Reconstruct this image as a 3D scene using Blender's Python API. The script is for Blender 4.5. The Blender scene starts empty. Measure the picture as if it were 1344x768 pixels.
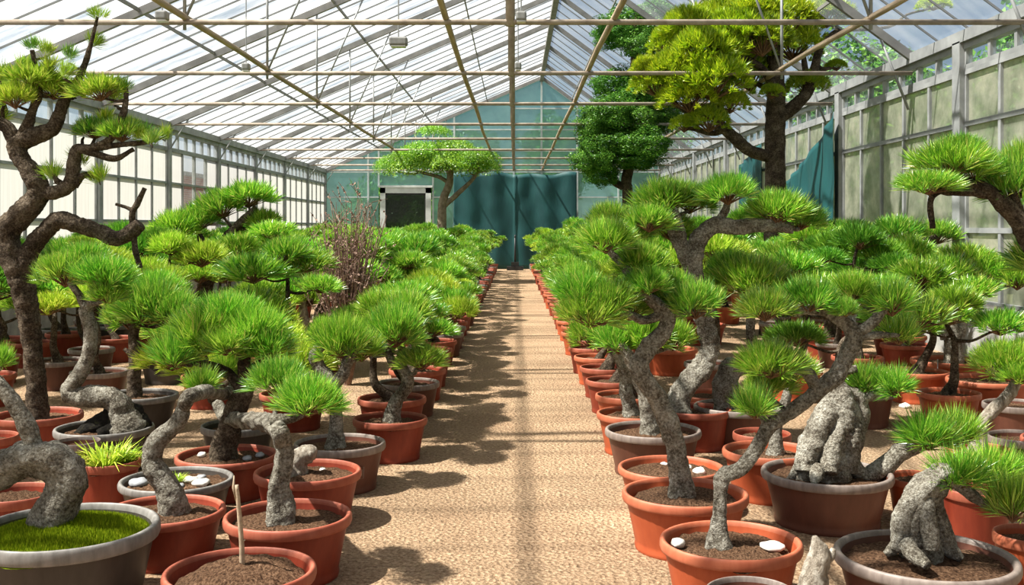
import bpy, math, random
import numpy as np
from mathutils import Vector, noise

# ------------------------------------------------------------------ basics
F = 1250.0                 # focal length in pixels of a 1344 wide frame
VX, VY, EYE = 676.0, 297.0, 1.6
sc = bpy.context.scene
COL = sc.collection
R = random.Random(7)

def at(px, py, Y):
    """world point seen at photo pixel (px, py) at real distance Y down the house"""
    return Vector(((px - VX) / F * Y, Y, EYE - (py - VY) / F * Y))

# ------------------------------------------------------------------ materials
MATS = {}
def newmat(name):
    m = bpy.data.materials.new(name); m.use_nodes = True
    nt = m.node_tree; nt.nodes.clear()
    out = nt.nodes.new('ShaderNodeOutputMaterial')
    MATS[name] = m
    return m, nt, out
def N(nt, t, **kw):
    n = nt.nodes.new(t)
    for k, v in kw.items():
        if k in n.inputs: n.inputs[k].default_value = v
        else: setattr(n, k, v)
    return n
def c4(c): return (c[0], c[1], c[2], 1.0)
def ramp(nt, fac, stops):
    r = nt.nodes.new('ShaderNodeValToRGB')
    el = r.color_ramp.elements
    while len(el) < len(stops): el.new(0.5)
    for e, (p, c) in zip(el, stops): e.position = p; e.color = c4(c)
    nt.links.new(fac, r.inputs['Fac'])
    return r.outputs['Color']
def coords(nt, kind='Object', scale=(1, 1, 1)):
    t = nt.nodes.new('ShaderNodeTexCoord'); mp = nt.nodes.new('ShaderNodeMapping')
    mp.inputs['Scale'].default_value = scale
    nt.links.new(t.outputs[kind], mp.inputs['Vector'])
    return mp.outputs['Vector']
def noise_tex(nt, vec, scale, detail=4, rough=.6):
    n = N(nt, 'ShaderNodeTexNoise', Scale=scale, Detail=detail, Roughness=rough)
    nt.links.new(vec, n.inputs['Vector'])
    return n.outputs['Fac']
def bump(nt, h, strength, dist=.02):
    b = N(nt, 'ShaderNodeBump', Strength=strength, Distance=dist)
    nt.links.new(h, b.inputs['Height'])
    return b.outputs['Normal']
def solid(name, stops, scale=8, rough=.6, bstr=.0, bscale=40, bdist=.01, metal=0, spec=.4, objvar=0.0, stretch=(1, 1, 1), detail=5):
    m, nt, out = newmat(name)
    p = N(nt, 'ShaderNodeBsdfPrincipled', Roughness=rough, Metallic=metal)
    p.inputs['Specular IOR Level'].default_value = spec
    v = coords(nt, 'Object', stretch)
    col = ramp(nt, noise_tex(nt, v, scale, detail), stops)
    if objvar:
        oi = nt.nodes.new('ShaderNodeObjectInfo')
        mr = N(nt, 'ShaderNodeMapRange'); mr.inputs['To Min'].default_value = 1 - objvar; mr.inputs['To Max'].default_value = 1 + objvar
        nt.links.new(oi.outputs['Random'], mr.inputs['Value'])
        h = nt.nodes.new('ShaderNodeHueSaturation')
        nt.links.new(mr.outputs['Result'], h.inputs['Value']); nt.links.new(col, h.inputs['Color'])
        col = h.outputs['Color']
    nt.links.new(col, p.inputs['Base Color'])
    if bstr:
        nt.links.new(bump(nt, noise_tex(nt, v, bscale, 6, .7), bstr, bdist), p.inputs['Normal'])
    nt.links.new(p.outputs[0], out.inputs['Surface'])
    return m
def leafmat(name, stops, trans=.35, objhue=.02, objval=.25, gloss=.05):
    m, nt, out = newmat(name)
    g = nt.nodes.new('ShaderNodeNewGeometry')
    col = ramp(nt, g.outputs['Random Per Island'], stops)
    oi = nt.nodes.new('ShaderNodeObjectInfo')
    def mrange(src, a, b):
        mr = N(nt, 'ShaderNodeMapRange'); mr.inputs['To Min'].default_value = a; mr.inputs['To Max'].default_value = b
        nt.links.new(src, mr.inputs['Value']); return mr.outputs['Result']
    h = nt.nodes.new('ShaderNodeHueSaturation')
    nt.links.new(mrange(oi.outputs['Random'], .5 - objhue, .5 + objhue), h.inputs['Hue'])
    wn = N(nt, 'ShaderNodeTexWhiteNoise', noise_dimensions='1D'); nt.links.new(oi.outputs['Random'], wn.inputs['W'])
    nt.links.new(mrange(wn.outputs['Value'], 1 - objval, 1 + objval), h.inputs['Value'])
    nt.links.new(col, h.inputs['Color'])
    d = N(nt, 'ShaderNodeBsdfDiffuse'); t = N(nt, 'ShaderNodeBsdfTranslucent'); gl = N(nt, 'ShaderNodeBsdfGlossy', Roughness=.38)
    nt.links.new(h.outputs['Color'], d.inputs['Color']); nt.links.new(h.outputs['Color'], t.inputs['Color'])
    m1 = N(nt, 'ShaderNodeMixShader'); m1.inputs[0].default_value = trans
    nt.links.new(d.outputs[0], m1.inputs[1]); nt.links.new(t.outputs[0], m1.inputs[2])
    m2 = N(nt, 'ShaderNodeMixShader'); m2.inputs[0].default_value = gloss
    nt.links.new(m1.outputs[0], m2.inputs[1]); nt.links.new(gl.outputs[0], m2.inputs[2])
    nt.links.new(m2.outputs[0], out.inputs['Surface'])
    return m
def glassmat(name, tint, haze, haze_stops, clear=.7, gloss=.06, scale=(1, 1, 1), nscale=1.5):
    """pane of glass: CLEAR part lets light straight through, the dirty or whitewashed rest scatters it"""
    m, nt, out = newmat(name)
    v = coords(nt, 'Object', scale)
    nz = noise_tex(nt, v, nscale, 5, .65)
    col = ramp(nt, nz, haze_stops)
    tr = N(nt, 'ShaderNodeBsdfTransparent', Color=c4(tint))
    tl = N(nt, 'ShaderNodeBsdfTranslucent'); df = N(nt, 'ShaderNodeBsdfDiffuse')
    nt.links.new(col, tl.inputs['Color']); nt.links.new(col, df.inputs['Color'])
    mh = N(nt, 'ShaderNodeMixShader'); mh.inputs[0].default_value = .35
    nt.links.new(tl.outputs[0], mh.inputs[1]); nt.links.new(df.outputs[0], mh.inputs[2])
    mr = N(nt, 'ShaderNodeMapRange')
    mr.inputs['From Min'].default_value = .3; mr.inputs['From Max'].default_value = .7
    mr.inputs['To Min'].default_value = max(0, 1 - clear - haze); mr.inputs['To Max'].default_value = min(1, 1 - clear + haze)
    nt.links.new(nz, mr.inputs['Value'])
    mx = N(nt, 'ShaderNodeMixShader'); nt.links.new(mr.outputs['Result'], mx.inputs[0])
    nt.links.new(tr.outputs[0], mx.inputs[1]); nt.links.new(mh.outputs[0], mx.inputs[2])
    gl = N(nt, 'ShaderNodeBsdfGlossy', Roughness=.12)
    mg = N(nt, 'ShaderNodeMixShader'); mg.inputs[0].default_value = gloss
    nt.links.new(mx.outputs[0], mg.inputs[1]); nt.links.new(gl.outputs[0], mg.inputs[2])
    nt.links.new(mg.outputs[0], out.inputs['Surface'])
    return m

GREEN = [(0.0, (.05, .19, .010)), (.3, (.13, .37, .016)), (.6, (.265, .54, .028)), (.88, (.49, .70, .085)), (1.0, (.62, .56, .14))]
M_NEEDLE = leafmat('pine_needles', GREEN, .35, .016, .18, .09)
M_NEEDLE_D = leafmat('dark_pine_needles', [(0, (.045, .17, .012)), (.5, (.11, .31, .018)), (1, (.25, .45, .05))], .3, .015, .15)
M_NEEDLE_Y = leafmat('yellow_pine_needles', [(0, (.14, .28, .015)), (.5, (.38, .58, .03)), (.9, (.64, .74, .10)), (1, (.6, .5, .13))], .35, .012, .15)
M_GOLD = leafmat('golden_needles', [(0, (.16, .31, .008)), (.5, (.36, .49, .012)), (1, (.60, .66, .03))], .45, .01, .15)
M_LEAF = leafmat('small_leaves', [(0, (.09, .26, .01)), (.5, (.2, .42, .018)), (1, (.38, .58, .04))], .35, .01, .12)
M_LEAF_D = leafmat('dark_leaves', [(0, (.03, .11, .012)), (.6, (.075, .21, .022)), (1, (.2, .40, .05))], .35, .01, .12, .02)
M_MOSS = leafmat('moss', [(0, (.10, .16, .006)), (.5, (.2, .28, .01)), (1, (.38, .44, .02))], .2, 0, 0, 0)
def barkmat(name, stops, fine, var):
    """rough bark: fine speckle over broad patches, with deep cracks in relief"""
    m, nt, out = newmat(name); v = coords(nt)
    n1 = noise_tex(nt, v, fine, 8, .7); n2 = noise_tex(nt, v, 9, 3, .5); n3 = noise_tex(nt, v, fine * .45, 6, .7)
    vo = N(nt, 'ShaderNodeTexVoronoi', Scale=fine * .55, feature='DISTANCE_TO_EDGE'); nt.links.new(v, vo.inputs['Vector'])
    def mth(op, a, b):
        n = N(nt, 'ShaderNodeMath', operation=op)
        for k, x in enumerate((a, b)):
            if isinstance(x, (int, float)): n.inputs[k].default_value = x
            else: nt.links.new(x, n.inputs[k])
        return n.outputs[0]
    f = mth('ADD', mth('MULTIPLY', n1, .5), mth('ADD', mth('MULTIPLY', n2, .3), mth('MULTIPLY', n3, .2)))
    col = ramp(nt, f, stops); oi = nt.nodes.new('ShaderNodeObjectInfo'); mr = N(nt, 'ShaderNodeMapRange')
    mr.inputs['To Min'].default_value = 1 - var; mr.inputs['To Max'].default_value = 1 + var; nt.links.new(oi.outputs['Random'], mr.inputs['Value'])
    h = nt.nodes.new('ShaderNodeHueSaturation'); nt.links.new(mr.outputs[0], h.inputs['Value']); nt.links.new(col, h.inputs['Color'])
    p = N(nt, 'ShaderNodeBsdfPrincipled', Roughness=.95); p.inputs['Specular IOR Level'].default_value = .12
    nt.links.new(h.outputs[0], p.inputs['Base Color'])
    nt.links.new(bump(nt, mth('ADD', n3, mth('MULTIPLY', mth('MINIMUM', vo.outputs['Distance'], .10), 1.1)), 1.0, .03), p.inputs['Normal'])
    nt.links.new(p.outputs[0], out.inputs['Surface'])
    return m
M_MOSSB = solid('moss_base', [(.3, (.10, .15, .006)), (.6, (.24, .31, .012)), (.8, (.30, .26, .06))], 8, .95, .8, 60, .02, spec=.1)
M_BARK = barkmat('grey_bark', [(.39, (.045, .036, .027)), (.465, (.15, .13, .10)), (.54, (.34, .315, .26)), (.65, (.62, .60, .53))], 85, .12)
M_BARK_B = barkmat('brown_bark', [(.40, (.022, .016, .011)), (.49, (.08, .058, .04)), (.57, (.18, .14, .10)), (.68, (.36, .30, .23))], 80, .15)
M_BARK_T = solid('pale_tree_bark', [(.3, (.10, .075, .05)), (.5, (.2, .155, .11)), (.8, (.33, .27, .2))], 9, .9, .8, 20, .03, spec=.2)
M_ROOT = solid('black_roots', [(.35, (.008, .007, .006)), (.6, (.03, .026, .02)), (.75, (.07, .08, .03))], 30, .9, 1.0, 60, .03, spec=.15)
M_TWIG = solid('twig', [(.3, (.09, .045, .02)), (.7, (.24, .13, .065))], 20, .9)
M_DRY = solid('dry_twig', [(.3, (.17, .10, .075)), (.7, (.36, .24, .18))], 20, .9)
M_DRIFT = solid('bleached_deadwood', [(.3, (.12, .09, .06)), (.5, (.36, .31, .25)), (.7, (.6, .55, .47))], 34, .95, 1.0, 60, .03, spec=.1, stretch=(1, 1, .5), detail=8)
M_POT = {
    'red': solid('red_terracotta', [(.3, (.19, .025, .012)), (.7, (.27, .042, .019))], 5, .5, .05, 60, .004, objvar=.12),
    'orange': solid('orange_terracotta', [(.3, (.34, .062, .022)), (.7, (.44, .092, .033))], 5, .5, .05, 60, .004, objvar=.1),
    'brown': solid('brown_plastic', [(.3, (.095, .034, .022)), (.7, (.14, .052, .033))], 5, .45, .04, 60, .004, objvar=.12),
    'black': solid('black_plastic', [(.3, (.035, .028, .024)), (.7, (.06, .05, .044))], 5, .4, .04, 60, .004, objvar=.1),
}
M_RIM = {
    'red': solid('dusty_red_rim', [(.3, (.26, .052, .026)), (.7, (.37, .11, .065))], 5, .55, .1, 50, .004, objvar=.1),
    'orange': solid('dusty_orange_rim', [(.3, (.36, .083, .038)), (.7, (.47, .145, .075))], 5, .55, .1, 50, .004, objvar=.1),
    'brown': solid('grey_brown_rim', [(.3, (.15, .115, .10)), (.7, (.27, .22, .19))], 9, .5, .1, 50, .004, objvar=.1),
    'black': solid('grey_rim', [(.3, (.13, .12, .11)), (.7, (.25, .235, .22))], 9, .5, .1, 50, .004, objvar=.1),
}
M_SOIL = solid('potting_soil', [(.35, (.05, .026, .015)), (.5, (.17, .09, .05)), (.66, (.34, .2, .12))], 24, .95, 1.0, 30, .04, spec=.1, objvar=.2, detail=8)
M_STONE = solid('pale_stone', [(.3, (.5, .44, .38)), (.7, (.8, .76, .7))], 18, .8, .4, 40, .005)
M_STONE_G = solid('grey_stone', [(.3, (.16, .16, .17)), (.7, (.4, .41, .43))], 18, .8, .4, 40, .005)
M_STEEL = solid('weathered_grey_metal', [(.3, (.20, .205, .205)), (.7, (.36, .365, .36))], 3, .55, .08, 30, .005, metal=.25)
M_RAFTER = solid('grey_painted_bar', [(.3, (.15, .145, .14)), (.7, (.27, .26, .25))], 4, .6, .08, 30, .005, metal=.1)
M_BAR = solid('dark_glazing_bar', [(.3, (.15, .155, .16)), (.7, (.26, .265, .27))], 4, .6)
M_PIPE = solid('rusty_pipe', [(.3, (.20, .155, .12)), (.55, (.34, .28, .22)), (.75, (.46, .40, .33))], 6, .65, .15, 40, .004, spec=.3)
M_WOODP = solid('weathered_pole', [(.3, (.24, .17, .11)), (.7, (.5, .39, .27))], 5, .8, .3, 20, .01, stretch=(6, .4, 6))
M_WHITE = solid('white_painted_metal', [(.3, (.48, .5, .48)), (.7, (.66, .68, .65))], 4, .5)
M_PALEBAR = solid('pale_gable_bar', [(.3, (.36, .42, .42)), (.7, (.52, .57, .56))], 4, .5)
M_KERB = solid('concrete', [(.3, (.25, .24, .22)), (.7, (.42, .4, .37))], 6, .9, .4, 40, .01)
M_TARP = solid('teal_tarpaulin', [(.3, (.004, .047, .050)), (.7, (.007, .070, .071))], 2.5, .6, .25, 12, .02, stretch=(1, 1, .3))
M_BOX = solid('grey_lamp_housing', [(.3, (.15, .15, .145)), (.7, (.26, .26, .25))], 8, .5)
M_DARKM = solid('dark_iron', [(.3, (.02, .02, .022)), (.7, (.05, .05, .05))], 8, .5, metal=.5)
M_LAMPGLASS = solid('lamp_lens', [(.3, (.5, .5, .48)), (.7, (.65, .65, .62))], 8, .25)

G_LEFT = glassmat('whitewashed_roof_glass', (.93, .97, 1), .2, [(.25, (.78, .86, .93)), (.5, (.93, .95, .96)), (.8, (.97, .97, .96))], .72, .05, (.5, 2.4, .5), 1.2)
G_RIGHT = glassmat('clear_roof_glass', (.90, .95, 1), .1, [(.3, (.55, .68, .8)), (.7, (.85, .9, .95))], .84, .07, (.6, 2, .6), 1.2)
G_WALL_L = glassmat('white_sheeted_glass', (.95, .97, .97), .03, [(.3, (.40, .405, .40)), (.7, (.48, .485, .475))], .04, .03, (1, 14, .3), 2)
G_CLEAR = glassmat('clear_glass', (.94, .97, .96), .05, [(.3, (.7, .75, .75)), (.7, (.9, .9, .9))], .9, .06)
G_WALL_R = glassmat('frosted_greenish_glass', (.72, .78, .66), .14, [(.3, (.34, .38, .27)), (.5, (.50, .51, .39)), (.7, (.70, .66, .53))], .2, .10, (1, 1, 1), 2.2)
G_DOOR = glassmat('dark_door_glass', (.22, .25, .24), .02, [(.3, (.02, .03, .03)), (.7, (.04, .05, .05))], .92, .05)
G_BACK = glassmat('teal_gable_glass', (.40, .66, .66), .1, [(.3, (.22, .45, .46)), (.7, (.38, .62, .60))], .42, .05, (1, 1, 1), .5)

def brickmat():
    m, nt, out = newmat('red_brick')
    v = coords(nt, 'Object', (1, 1, 1))
    sw = nt.nodes.new('ShaderNodeSeparateXYZ'); cb = nt.nodes.new('ShaderNodeCombineXYZ')
    nt.links.new(v, sw.inputs[0]); nt.links.new(sw.outputs['Y'], cb.inputs['X']); nt.links.new(sw.outputs['Z'], cb.inputs['Y'])
    b = N(nt, 'ShaderNodeTexBrick', Color1=(.36, .11, .07, 1), Color2=(.28, .085, .055, 1), Mortar=(.4, .33, .28, 1), Scale=4.5)
    nt.links.new(cb.outputs[0], b.inputs['Vector'])
    p = N(nt, 'ShaderNodeBsdfPrincipled', Roughness=.9)
    nt.links.new(b.outputs['Color'], p.inputs['Base Color']); nt.links.new(p.outputs[0], out.inputs['Surface'])
    return m
M_BRICK = brickmat()
def gravelmat():
    m, nt, out = newmat('tan_gravel')
    v = coords(nt, 'Object')
    vo = N(nt, 'ShaderNodeTexVoronoi', Scale=48.0); nt.links.new(v, vo.inputs['Vector'])
    n1 = noise_tex(nt, v, 45, 6, .75); n2 = noise_tex(nt, v, 1.1, 4, .6)
    ca = ramp(nt, n1, [(.34, (.165, .10, .055)), (.5, (.42, .285, .175)), (.66, (.66, .49, .325))])
    cb_ = ramp(nt, n2, [(.3, (.78, .74, .72)), (.7, (1, 1, 1))])
    mx = N(nt, 'ShaderNodeMix', data_type='RGBA', blend_type='MULTIPLY'); mx.inputs['Factor'].default_value = 1
    nt.links.new(ca, mx.inputs['A']); nt.links.new(cb_, mx.inputs['B'])
    p = N(nt, 'ShaderNodeBsdfPrincipled', Roughness=.95); p.inputs['Specular IOR Level'].default_value = .15
    nt.links.new(mx.outputs['Result'], p.inputs['Base Color'])
    ad = N(nt, 'ShaderNodeMath', operation='ADD'); nt.links.new(n1, ad.inputs[0]); nt.links.new(vo.outputs['Distance'], ad.inputs[1])
    nt.links.new(bump(nt, ad.outputs[0], 1.0, .02), p.inputs['Normal'])
    nt.links.new(p.outputs[0], out.inputs['Surface'])
    return m
M_GRAVEL = gravelmat()
M_LAWN = solid('outside_ground', [(.3, (.10, .13, .05)), (.7, (.28, .27, .17))], .8, .95)

# ------------------------------------------------------------------ mesh helpers
class MB:
    def __init__(s): s.v = []; s.f = []
    def box(s, lo, hi):
        b = len(s.v)
        for z in (lo[2], hi[2]):
            s.v += [(lo[0], lo[1], z), (hi[0], lo[1], z), (hi[0], hi[1], z), (lo[0], hi[1], z)]
        s.f += [(b, b+3, b+2, b+1), (b+4, b+5, b+6, b+7), (b, b+1, b+5, b+4), (b+1, b+2, b+6, b+5), (b+2, b+3, b+7, b+6), (b+3, b, b+4, b+7)]
    def quad(s, *p):
        b = len(s.v); s.v += [tuple(q) for q in p]; s.f.append(tuple(range(b, b + len(p))))
    def bar(s, a, b_, w, h=None):
        """rectangular bar from a to b_, w wide, h deep"""
        a, b_ = Vector(a), Vector(b_); h = h or w
        d = (b_ - a).normalized(); u = d.cross(Vector((0, 0, 1)))
        u = Vector((1, 0, 0)) if u.length < 1e-3 else u.normalized()
        n = u.cross(d); b = len(s.v)
        for p in (a, b_):
            for i, j in ((-1, -1), (1, -1), (1, 1), (-1, 1)): s.v.append(tuple(p + u * i * w / 2 + n * j * h / 2))
        s.f += [(b, b+1, b+2, b+3), (b+7, b+6, b+5, b+4)] + [(b+i, b+4+i, b+4+(i+1) % 4, b+(i+1) % 4) for i in range(4)]
    def tube(s, pts, rad, seg=8, rough=0.0, cap=True, freq=9.0, ridges=0):
        pts = [Vector(p) for p in pts]; n = len(pts); b0 = len(s.v); up = None
        for i, p in enumerate(pts):
            d = (pts[min(i+1, n-1)] - pts[max(i-1, 0)])
            d = d.normalized() if d.length > 1e-9 else Vector((0, 0, 1))
            if up is None: up = d.orthogonal().normalized()
            up = (up - d * up.dot(d)); up = up.normalized() if up.length > 1e-6 else d.orthogonal().normalized()
            w = d.cross(up)
            for k in range(seg):
                a = 2 * math.pi * k / seg
                q = up * math.cos(a) + w * math.sin(a); r = rad[i]
                if rough:
                    x = p + q * r
                    r *= 1 + rough * (noise.noise(x * freq) + .6 * noise.noise(x * freq * 2.7 + Vector((9, 3, 1))) + .4 * noise.noise(x * freq * 6.5))
                    if ridges: r *= 1 + .13 * math.sin(a * ridges + 2.5 * noise.noise(p * 4)) + .05 * math.sin(a * (2 * ridges + 1) + 3 * noise.noise(p * 5))
                s.v.append(tuple(p + q * r))
            if i:
                for k in range(seg):
                    a0 = b0 + (i-1) * seg
                    s.f.append((a0+k, a0+(k+1) % seg, a0+seg+(k+1) % seg, a0+seg+k))
        if cap:
            s.f.append(tuple(b0 + k for k in reversed(range(seg)))); e = b0 + (n-1) * seg
            s.f.append(tuple(e + k for k in range(seg)))
    def lathe(s, prof, seg=40):
        b0 = len(s.v); n = len(prof)
        for (r, z) in prof:
            for k in range(seg):
                a = 2 * math.pi * k / seg; s.v.append((r * math.cos(a), r * math.sin(a), z))
        for i in range(n - 1):
            for k in range(seg):
                s.f.append((b0+i*seg+k, b0+i*seg+(k+1) % seg, b0+(i+1)*seg+(k+1) % seg, b0+(i+1)*seg+k))
    def mesh(s, name, mat, smooth=False):
        me = bpy.data.meshes.new(name); me.from_pydata([tuple(v) for v in s.v], [], s.f); me.update()
        if smooth: me.polygons.foreach_set('use_smooth', [True] * len(me.polygons))
        me.materials.append(mat)
        return me
def link(name, me, parent=None, loc=(0, 0, 0), rot=(0, 0, 0), scale=(1, 1, 1)):
    o = bpy.data.objects.new(name, me); COL.objects.link(o)
    o.location = loc; o.rotation_euler = rot; o.scale = scale
    if parent is not None: o.parent = parent
    return o
def obj(name, mb, mat, parent=None, smooth=False, **kw): return link(name, mb.mesh(name, mat, smooth), parent, **kw)
def struct(o): o['kind'] = 'structure'; return o
def empty(name, loc=(0, 0, 0)):
    o = bpy.data.objects.new(name, None); COL.objects.link(o); o.location = loc; o.empty_display_size = .1
    return o
def tag(o, label, cat, group=None, kind=None):
    o['label'] = label; o['category'] = cat
    if group: o['group'] = group
    if kind: o['kind'] = kind
    return o
def spline(pts, rad, sub=6):
    """Catmull-Rom through the points"""
    P = [Vector(p) for p in pts]
    if len(P) < 3: sub = max(sub, 4)
    P = [P[0] * 2 - P[1]] + P + [P[-1] * 2 - P[-2]]; Rr = [rad[0]] + list(rad) + [rad[-1]]
    op, orr = [], []
    for i in range(1, len(P) - 2):
        for k in range(sub):
            t = k / sub; t2 = t * t; t3 = t2 * t
            op.append(.5 * ((2 * P[i]) + (P[i+1] - P[i-1]) * t + (2*P[i-1] - 5*P[i] + 4*P[i+1] - P[i+2]) * t2 + (3*P[i] - P[i-1] - 3*P[i+1] + P[i+2]) * t3))
            orr.append(Rr[i] * (1-t) + Rr[i+1] * t)
    op.append(P[-2]); orr.append(Rr[-2])
    return op, orr

# ------------------------------------------------------------------ foliage meshes (shared data, one object per pad)
def fast_mesh(name, verts, faces, mat):
    me = bpy.data.meshes.new(name); nv, nf, k = len(verts), len(faces), faces.shape[1]
    me.vertices.add(nv); me.vertices.foreach_set('co', verts.astype(np.float32).ravel())
    me.loops.add(nf * k); me.loops.foreach_set('vertex_index', faces.astype(np.int32).ravel())
    me.polygons.add(nf); me.polygons.foreach_set('loop_start', np.arange(0, nf * k, k, dtype=np.int32))
    me.update(); me.validate(); me.materials.append(mat)
    return me
def unit(a): return a / np.maximum(np.linalg.norm(a, axis=1, keepdims=True), 1e-9)
def dome(rs, n, rx=.72, rz=.42, lump=.12):
    i = np.arange(n); rho = np.sqrt((i + .5) / n); th = i * 2.39996 + rs.rand() * 6
    rho = np.clip(rho + rs.normal(0, .03, n), 0, 1.02)
    lobe = 1 + lump * np.sin(th * 3 + rs.rand() * 6) + lump * .7 * np.sin(th * 5 + rs.rand() * 6)
    p = np.stack([np.cos(th) * rho * rx * lobe, np.sin(th) * rho * rx * lobe, rz * np.sqrt(np.maximum(0, 1 - rho ** 2)) + rs.normal(0, .035, n)], 1)
    return p
def needle_pad(name, seed, nt_, nn, L, hw, mat, spread=.55, upw=.35, rx=.62, rz=.30):
    """a cloud of needle fans: every shoot spreads its needles up and out, few hang below"""
    rs = np.random.RandomState(seed)
    c = dome(rs, nt_, rx, rz)
    ax = unit(c * np.array([1, 1, 1.7]) + np.array([0, 0, upw]) + rs.normal(0, .14, c.shape))
    c = c - ax * L * .2
    base = np.repeat(c, nn, 0); axr = np.repeat(ax, nn, 0); m = len(base)
    t = rs.rand(m, 1)
    base = base + axr * (t * L * .3)
    d = unit(axr * (.7 + .6 * t) + unit(rs.normal(0, 1, (m, 3))) * spread)
    low = d[:, 2] < -.12; d[low, 2] *= -.4; d = unit(d)
    ln = L * rs.uniform(.6, 1.12, (m, 1)) * np.repeat(rs.uniform(.85, 1.1, (nt_, 1)), nn, 0)
    side = unit(np.cross(d, rs.normal(0, 1, (m, 3))))
    mid = base + d * ln * .55; tip = base + d * ln + np.array([0, 0, -.06]) * L * rs.rand(m, 1)
    v = np.stack([base - side * hw * .7, mid - side * hw, tip, mid + side * hw], 1).reshape(-1, 3)
    return fast_mesh(name, v, np.arange(4 * m).reshape(-1, 4), mat)
def leaf_pad(name, seed, n, size, mat, rz=.5, full=False, lump=.14):
    rs = np.random.RandomState(seed)
    if full:
        d = unit(rs.normal(0, 1, (n, 3))); lob = 1 + .13 * np.sin(d[:, :1] * 6 + 1) + .13 * np.sin(d[:, 1:2] * 7) + .1 * np.sin(d[:, 2:] * 9)
        c = d * lob * rs.uniform(.7, 1, (n, 1)); nor = d
    else:
        c = dome(rs, n, .95, rz, lump); nor = unit(c * np.array([1, 1, 2]) + np.array([0, 0, .3])); c = c - nor * rs.rand(n, 1) * .22
    nor = unit(nor + rs.normal(0, .55, nor.shape))
    a = unit(np.cross(nor, rs.normal(0, 1, nor.shape))); b = np.cross(nor, a)
    s = size * rs.uniform(.7, 1.25, (n, 1))
    v = np.stack([c - a * s, c + b * s * .5, c + a * s + nor * s * .2, c - b * s * .5], 1).reshape(-1, 3)
    return fast_mesh(name, v, np.arange(4 * n).reshape(-1, 4), mat)
def twig_mesh(name, seed, n, r=.018):
    rs = np.random.RandomState(seed); mb = MB()
    for p in dome(rs, n, .62, .3):
        p = Vector(p); m = p * .5 + Vector((0, 0, -.05))
        mb.tube([(0, 0, -.12), m, p], [r * 1.5, r, r * .5], 4, cap=False)
    return mb.mesh(name, M_TWIG, True)
PADS = {}
for mk, mm in (('g', M_NEEDLE), ('d', M_NEEDLE_D), ('y', M_NEEDLE_Y)):
    PADS[mk, 0] = [needle_pad('foliage_pad', 10 + i, 80, 40, .56, .0105, mm) for i in range(5 if mk == 'g' else 3)]
    PADS[mk, 1] = [needle_pad('foliage_pad', 30 + i, 70, 27, .48, .0145, mm) for i in range(4 if mk == 'g' else 3)]
    PADS[mk, 2] = [needle_pad('foliage_pad', 50 + i, 60, 18, .38, .020, mm) for i in range(3 if mk == 'g' else 2)]
    PADS[mk, 'fan'] = [needle_pad('foliage_pad', 60 + i, 26, 46, .74, .010, mm, .55, .3, .42, .16) for i in range(4)]
    PADS[mk, 'tuft'] = [needle_pad('needle_tuft', 70 + i, 6, 50, .85, .014, mm, .6, .5, .3, .2) for i in range(3)]
PADS['gold', 0] = [needle_pad('foliage_pad', 90 + i, 190, 34, .24, .012, M_GOLD, .75, .2, .8, .5) for i in range(3)]
PADS['leaf', 0] = [leaf_pad('foliage_cloud', 100 + i, 4200, .032, M_LEAF) for i in range(3)]
PADS['dark', 0] = [leaf_pad('foliage_cloud', 110 + i, 9000, .05, M_LEAF_D, full=True) for i in range(3)]
TWIGS = [twig_mesh('twigs', 200 + i, 26) for i in range(3)]

def add_pad(root, w, r, hh, key='g', lod=0, twigs=True, rnd=R):
    """one foliage pad with its centre at world point w, radius r, half height hh"""
    s = (r, r * rnd.uniform(.85, 1.1), hh / .45)
    loc = Vector(w) - root.location - Vector((0, 0, .34 * s[2]))
    me = rnd.choice(PADS[key, lod])
    rot = (rnd.uniform(-.1, .1), rnd.uniform(-.12, .12), rnd.uniform(0, 6.28))
    if lod == 'tuft': s = (r * 1.15, r * 1.15, r * 1.3); loc = Vector(w) - root.location - Vector((0, 0, .6 * r))
    if lod == 'tuft': rot = (rnd.uniform(-.35, .35), rnd.uniform(-.35, .35), rot[2])
    p = link('foliage_pad', me, root, loc, rot, s)
    if twigs: link('twigs', rnd.choice(TWIGS), p)
    return p

# ------------------------------------------------------------------ pots
HP = .28
def pot_meshes(kind):
    b = MB()   # unit rim radius; height HP is unscaled in z
    b.lathe([(0, .012), (.70, .012), (.74, 0), (.79, 0), (.80, .02), (.785, .03), (.80, .05), (.86, .14), (.915, .215), (.93, .235)], 44)
    b.lathe([(.90, .262), (.87, .20), (.80, .19), (0, .19)], 44)
    r = MB()
    r.lathe([(.925, .232), (.985, .236), (1.0, .248), (1.0, .268), (.985, .279), (.955, .282), (.925, .279), (.905, .262), (.895, .235), (.925, .232)], 44)
    return b.mesh('pot', M_POT[kind], True), r.mesh('rim', M_RIM[kind], True)
POTM = {k: pot_meshes(k) for k in M_POT}
def soil_mesh(seed, mat, mound=.02, bumpy=.012, n=22, seg=40):
    mb = MB(); off = Vector((seed * 3.1, seed * 1.7, 0))
    for i in range(n + 1):
        r = .915 * i / n
        for k in range(seg):
            a = 2 * math.pi * k / seg; x, y = r * math.cos(a), r * math.sin(a)
            z = .235 + mound * (1 - (i / n) ** 2) + bumpy * (noise.noise(Vector((x, y, 0)) * 5 + off) + .7 * noise.noise(Vector((x, y, 0)) * 14 + off))
            mb.v.append((x, y, z))
            if i and True:
                pass
    for i in range(n):
        for k in range(seg):
            mb.f.append((i*seg+k, i*seg+(k+1) % seg, (i+1)*seg+(k+1) % seg, (i+1)*seg+k))
    return mb.mesh('soil', mat, True)
SOILS = [soil_mesh(i, M_SOIL, mo) for i, mo in enumerate((.015, .03, .02, .075))]
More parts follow.
